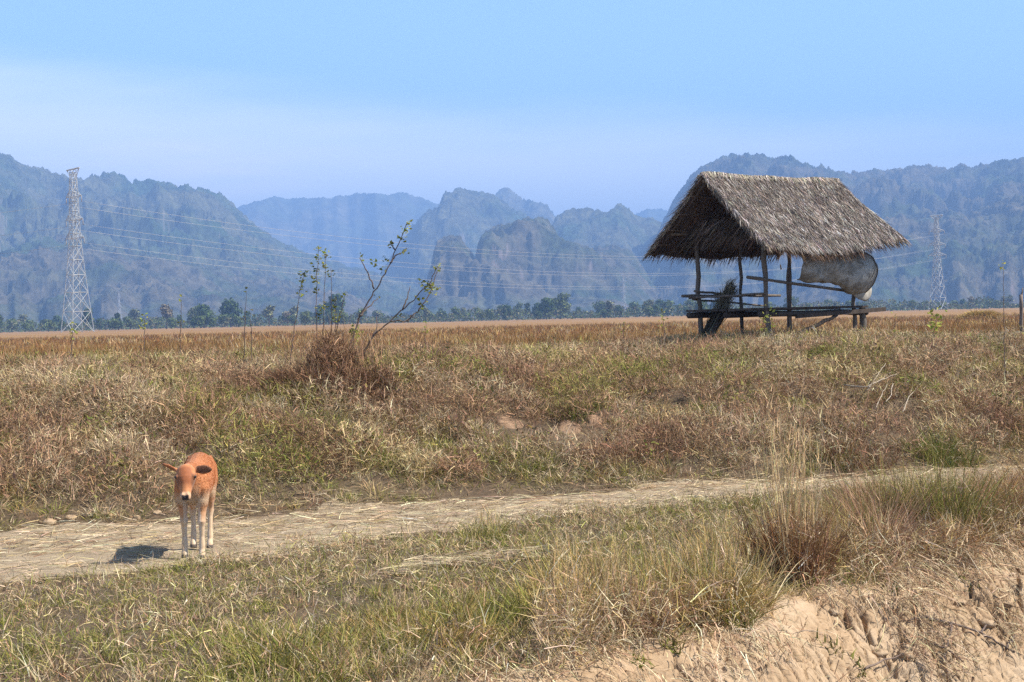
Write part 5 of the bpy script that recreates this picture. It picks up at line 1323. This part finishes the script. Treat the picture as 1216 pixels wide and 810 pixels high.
# clods
def clod(px, py, r, label, grp):
    b0 = gp(px, py); mb = MB(); u = np.linspace(0, math.pi, 12); w = np.linspace(0, 2 * math.pi, 19)[:-1]
    V = np.array([[math.sin(a) * math.cos(c), math.sin(a) * math.sin(c), math.cos(a)] for a in u for c in w]); sd = rng.uniform(0, 99)
    V = V * (1 + .75 * fbm(V[:, 0] * 1.5 + sd, V[:, 1] * 1.5, V[:, 2] * 1.5, 4, 5))[:, None] * np.array([r, r * .8, r * .6]) * rng.uniform(.55, 1.0)
    b0[2] = float(bank_z(b0[0], b0[1]) if edge_s(b0[0], b0[1]) > 0 else hgt(b0[0], b0[1])) + r * .12
    mb.add(V + b0, [(i * 18 + j, (i + 1) * 18 + j, (i + 1) * 18 + (j + 1) % 18, i * 18 + (j + 1) % 18) for i in range(11) for j in range(18)])
    tag(mb.build('earth_clod', M['earth'], None, True, offset=tuple(b0)), label, 'clod', grp)
for i, (a, b_, r) in enumerate(((58, 622, .075), (84, 617, .06), (130, 614, .05), (162, 616, .06), (186, 611, .055))):
    clod(a, b_, r, 'small tan earth clod at the foot of the slope left of the calf', 'clods at the foot of the slope')
for i, (a, b_, r) in enumerate(((1075, 782, .07), (1045, 776, .05), (1120, 752, .055), (1172, 742, .06), (990, 730, .045), (905, 770, .035), (1195, 712, .05), (1090, 700, .045), (845, 792, .035), (1140, 715, .045))):
    clod(a, b_, r, 'small tan earth clod lying on the bare bank', 'clods on the bare bank')
# bare red soil in the slope
m, nt, b = mat('red_soil'); c1, n1 = noise_col(nt, [(0.3, (0.19, 0.12, 0.075)), (0.7, (0.31, 0.20, 0.125))], 6, 6, .7); nt.links.new(c1, b.inputs['Base Color']); bump(nt, b, n1.outputs['Fac'], .7, .04)
for h_, r_ in zip(HOLES, (.27, .24, .15)):
    mb = grid_mesh(np.arange(h_[0] - r_, h_[0] + r_, .025), np.arange(h_[1] - r_ * 1.3, h_[1] + r_ * 1.3, .025), lambda x, y: hgt(x, y) + .022 + .04 * fbm(x * 5, y * 5, 2, 3, 3) - .16 * sstep(.45, 1.05, np.hypot(x - h_[0], (y - h_[1]) / 1.25) / r_),
                   lambda x, y: np.hypot(x - h_[0], (y - h_[1]) / 1.25) < r_ * (0.8 + .35 * pn(x * 5, y * 5, 9)))
    tag(mb.build('bare_soil', m, smooth=True), 'patch of bare reddish soil showing in the slope', 'bare soil', 'bare soil patches in the slope', 'structure')

# old wooden post at the edge of view
b0 = at(1213.5, 400, 26); b0[2] = float(hgt(b0[0], b0[1]))
t = thing('wooden_post', b0, 'weathered wooden post standing alone in the grass right of the hut', 'post')
mb = MB(); tp = at(1212.5, 350, 26); pole(mb, (b0[0], b0[1], b0[2] - .2), tp, .034, .03, 9, .006, 8, (.19, .15, .13)); mb.build('shaft', M['wood'], t, True)
mb = MB(); pole(mb, tp - np.array([0, 0, .1]), tp + np.array([.03, 0, .12]), .022, .010, 7, .003, 4, (.20, .16, .13)); mb.build('splintered_top', M['wood'], t, True)

# ------------------------------------------------------------------ far edge of the field: trees, sheds, straw heap
M['tree'] = leaf_mat('tree_leaves', .15, .8)
def tree_mesh(h, w, col, sparse, seed):
    r0 = np.random.default_rng(seed)
    tk = MB(); tube(tk, [(0, 0, -.5), (r0.normal(0, .1), 0, h * .2), (r0.normal(0, .25), r0.normal(0, .2), h * .45), (r0.normal(0, .4), 0, h * .75)], (h * .028, h * .024, h * .018, h * .006), 6, (.10, .08, .065))
    for k in range(5):
        a = r0.uniform(0, 6.28); z = h * r0.uniform(.25, .6); l = w * r0.uniform(.3, .5)
        tube(tk, [(0, 0, z), (l * .5 * math.cos(a), l * .5 * math.sin(a), z + h * .12), (l * math.cos(a), l * math.sin(a), z + h * .2)], (h * .012, h * .008, h * .003), 5, (.10, .08, .065))
    cr = MB(); nl = r0.integers(6, 11)
    for k in range(nl):
        a = r0.uniform(0, 6.28); rr_ = w * .5 * r0.uniform(0, .75); z = h * r0.uniform(.32, .88)
        c = np.array([rr_ * math.cos(a) * (1.25 - z / h), rr_ * math.sin(a) * (1.25 - z / h), z]); R_ = w * r0.uniform(.18, .32)
        n = int(130 * (1 - sparse))
        D = r0.normal(0, 1, (n, 3)); D /= np.linalg.norm(D, axis=1)[:, None]
        P = c + D * R_ * r0.uniform(.45, 1.05, n)[:, None] * np.array([1, 1, .8])
        N = D + r0.normal(0, .5, (n, 3)); S_ = np.cross(N, r0.normal(0, 1, (n, 3))); S_ /= np.linalg.norm(S_, axis=1)[:, None]; T_ = np.cross(N, S_); T_ /= np.linalg.norm(T_, axis=1)[:, None]
        s = h * .05 * r0.uniform(.6, 1.4, n)[:, None]
        V = np.stack([P - S_ * s, P + T_ * s * .8, P + S_ * s, P - T_ * s * .8], 1)
        cc = np.clip(np.asarray(col) * np.exp(r0.normal(0, .28, n))[:, None] * r0.uniform(.75, 1.3), 0.004, .8)
        i = np.arange(n)[:, None] * 4; cr.add(V.reshape(-1, 3), i + [0, 1, 2, 3], None, np.repeat(cc, 4, 0))
    return tk.mesh('trunk', M['bark'], True), cr.mesh('crown', M['tree'])
KINDS = [('round dark green tree', (.055, .085, .026), .1), ('spreading mid green tree', (.09, .12, .036), .2), ('pale thin crowned tree', (.13, .135, .065), .45), ('tall narrow dark tree', (.055, .078, .030), .2), ('low bushy green tree', (.11, .135, .042), .15), ('greyish half bare tree', (.17, .145, .10), .6)]
TM = []
for k, (nm, col, sp_) in enumerate(KINDS):
    w = {3: 5.0, 4: 11.0, 1: 10.5}.get(k, 8.0)
    TM.append([tree_mesh(10.0, w, col, sp_, 50 + 3 * k + j) for j in range(2)])
def tree(px, d, h, k, where):
    q_ = at(px, 400, d); q_[2] = float(hgt(q_[0], q_[1])) - .1
    t = thing('tree', q_, f'{KINDS[k][0]} {where}', 'tree', 'trees along the far edge of the field')
    t['base'] = [0, 0, 0]; sc = h / 10.0; t.scale = (sc * rng.uniform(.85, 1.2), sc * rng.uniform(.85, 1.2), sc); t.rotation_euler = (0, 0, rng.uniform(0, 6.28))
    tk, cr = TM[k][rng.integers(0, 2)]
    for nm, me in (('trunk', tk), ('crown', cr)):
        o = bpy.data.objects.new(nm, me); COL.objects.link(o); o.parent = t
ZONES = ((-30, 190, 44, 771, (4.3, 9.3), 'in the far treeline behind the tall pylon'), (190, 420, 52, 737, (5.0, 10.5), 'in the far treeline between tall pylon and saplings'),
         (420, 600, 39, 838, (4.3, 9.3), 'in the far treeline behind the saplings'), (600, 770, 39, 804, (4.3, 10.5), 'in the far treeline below the central cliffs'),
         (770, 840, 20, 704, (6.2, 11.8), 'in the far treeline left of the hut'), (840, 1050, 26, 804, (4.3, 8.7), 'in the far treeline seen through the hut'), (1050, 1250, 39, 905, (3.7, 8.1), 'in the far treeline right of the hut'))
for (x0, x1, n, d, (h0, h1), where) in ZONES:
    for px in rng.uniform(x0, x1, n):
        tree(px, d * rng.uniform(.92, 1.25), rng.uniform(h0, h1) * .92 * math.exp(rng.normal(0, .25)), rng.choice(6, p=[.26, .22, .16, .08, .18, .10]), where)
mb = MB()
n = 30000; px = rng.uniform(-60, 1270, n); d = rng.uniform(740, 1000, n); Pq = np.stack([(px - 608) / FPX * d, d], 1); Pq[:, 1] += 0.0
hh_ = 2.0 + 5.5 * np.clip(fbm(px * .03, px * 0, 1, 3, 8) + .45, 0, 1)
zz = BASE_Z + rng.uniform(0, 1, n) ** 1.4 * hh_
s = rng.uniform(.3, .75, n)[:, None]; P = np.stack([Pq[:, 0], Pq[:, 1], zz], 1)
N = rng.normal(0, 1, (n, 3)); S_ = np.cross(N, rng.normal(0, 1, (n, 3))); S_ /= np.linalg.norm(S_, axis=1)[:, None]; T_ = np.cross(N, S_); T_ /= np.linalg.norm(T_, axis=1)[:, None]
V = np.stack([P - S_ * s, P + T_ * s * .8, P + S_ * s, P - T_ * s * .8], 1); i = np.arange(n)[:, None] * 4
mb.add(V.reshape(-1, 3), i + [0, 1, 2, 3], None, np.repeat(jit(pick(n, [(.06, .085, .03), (.09, .11, .04), (.14, .13, .07)], [.4, .35, .25]), n, .25), 4, 0))
tag(mb.build('undergrowth', M['tree']), 'low scrub filling in under the far treeline', 'scrub', kind='stuff')
# sheds
m, nt, b = mat('pale_sheet_roof'); b.inputs['Base Color'].default_value = (.66, .66, .64, 1); b.inputs['Roughness'].default_value = .5; M['roof'] = m
m, nt, b = mat('shed_wall'); b.inputs['Base Color'].default_value = (.26, .22, .19, 1); M['shed'] = m
for (px, d, w, lab) in ((383, 900, 5.5, 'tiny pale roofed shed by the treeline behind the weed stems'), (1127, 880, 4.6, 'tiny pale roofed shed right of the smaller pylon'), (715, 1000, 5.0, 'tiny pale roofed shed left of the faint central pylon'), (777, 980, 6.0, 'tiny pale roofed shed by the treeline left of the hut'), (1045, 1000, 5.0, 'tiny pale roofed shed at the right end of the hut floor')):
    q_ = at(px, 400, d); q_[2] = BASE_Z
    t = thing('field_shed', q_, lab, 'shed', 'far sheds at the edge of the field')
    mb = MB(); box(mb, q_ + np.array([-w * .38, -1.5, 0]), (w * .76, 0, 0), (0, 3, 0), (0, 0, 1.9)); mb.build('wall', M['shed'], t)
    mb = MB(); h = w / 2
    for s in (1, -1):
        A = q_ + np.array([0, 0, 3.4]); Bv = np.array([s * h, 0, -1.7])
        V = [A + np.array([0, -2, 0]), A + np.array([0, 2, 0]), A + Bv + np.array([0, 2, 0]), A + Bv + np.array([0, -2, 0])]; V = V + [v + np.array([0, 0, .12]) for v in V]
        mb.add(V, [(0, 1, 2, 3), (7, 6, 5, 4), (0, 3, 7, 4), (1, 5, 6, 2), (3, 2, 6, 7)])
    mb.build('roof', M['roof'], t)
# straw heap out in the field
q_ = at(1165, 400, 150); q_[2] = float(hgt(q_[0], q_[1]))
t = thing('straw_heap', q_, 'low golden heap of straw lying on the field at the far right', 'straw heap'); mb = MB(); k = 3500
a = rng.uniform(0, 6.283, k); q2 = np.sqrt(rng.uniform(0, 1, k)); hh_ = .75 * np.maximum(0, 1 - q2 ** 2)
P = q_ + np.stack([q2 * 2.3 * np.cos(a), q2 * 1.6 * np.sin(a), hh_ * rng.uniform(.75, 1.02, k)], 1); D, _ = dirs(k, 1.1, .3, a + rng.normal(0, .6, k))
strips(mb, P, D, rng.uniform(.3, .7, k), .06, np.zeros((k, 3)), jit(GOLD * .85, k, .25), 2, .3); mb.build('stalks', M['straw'], t)
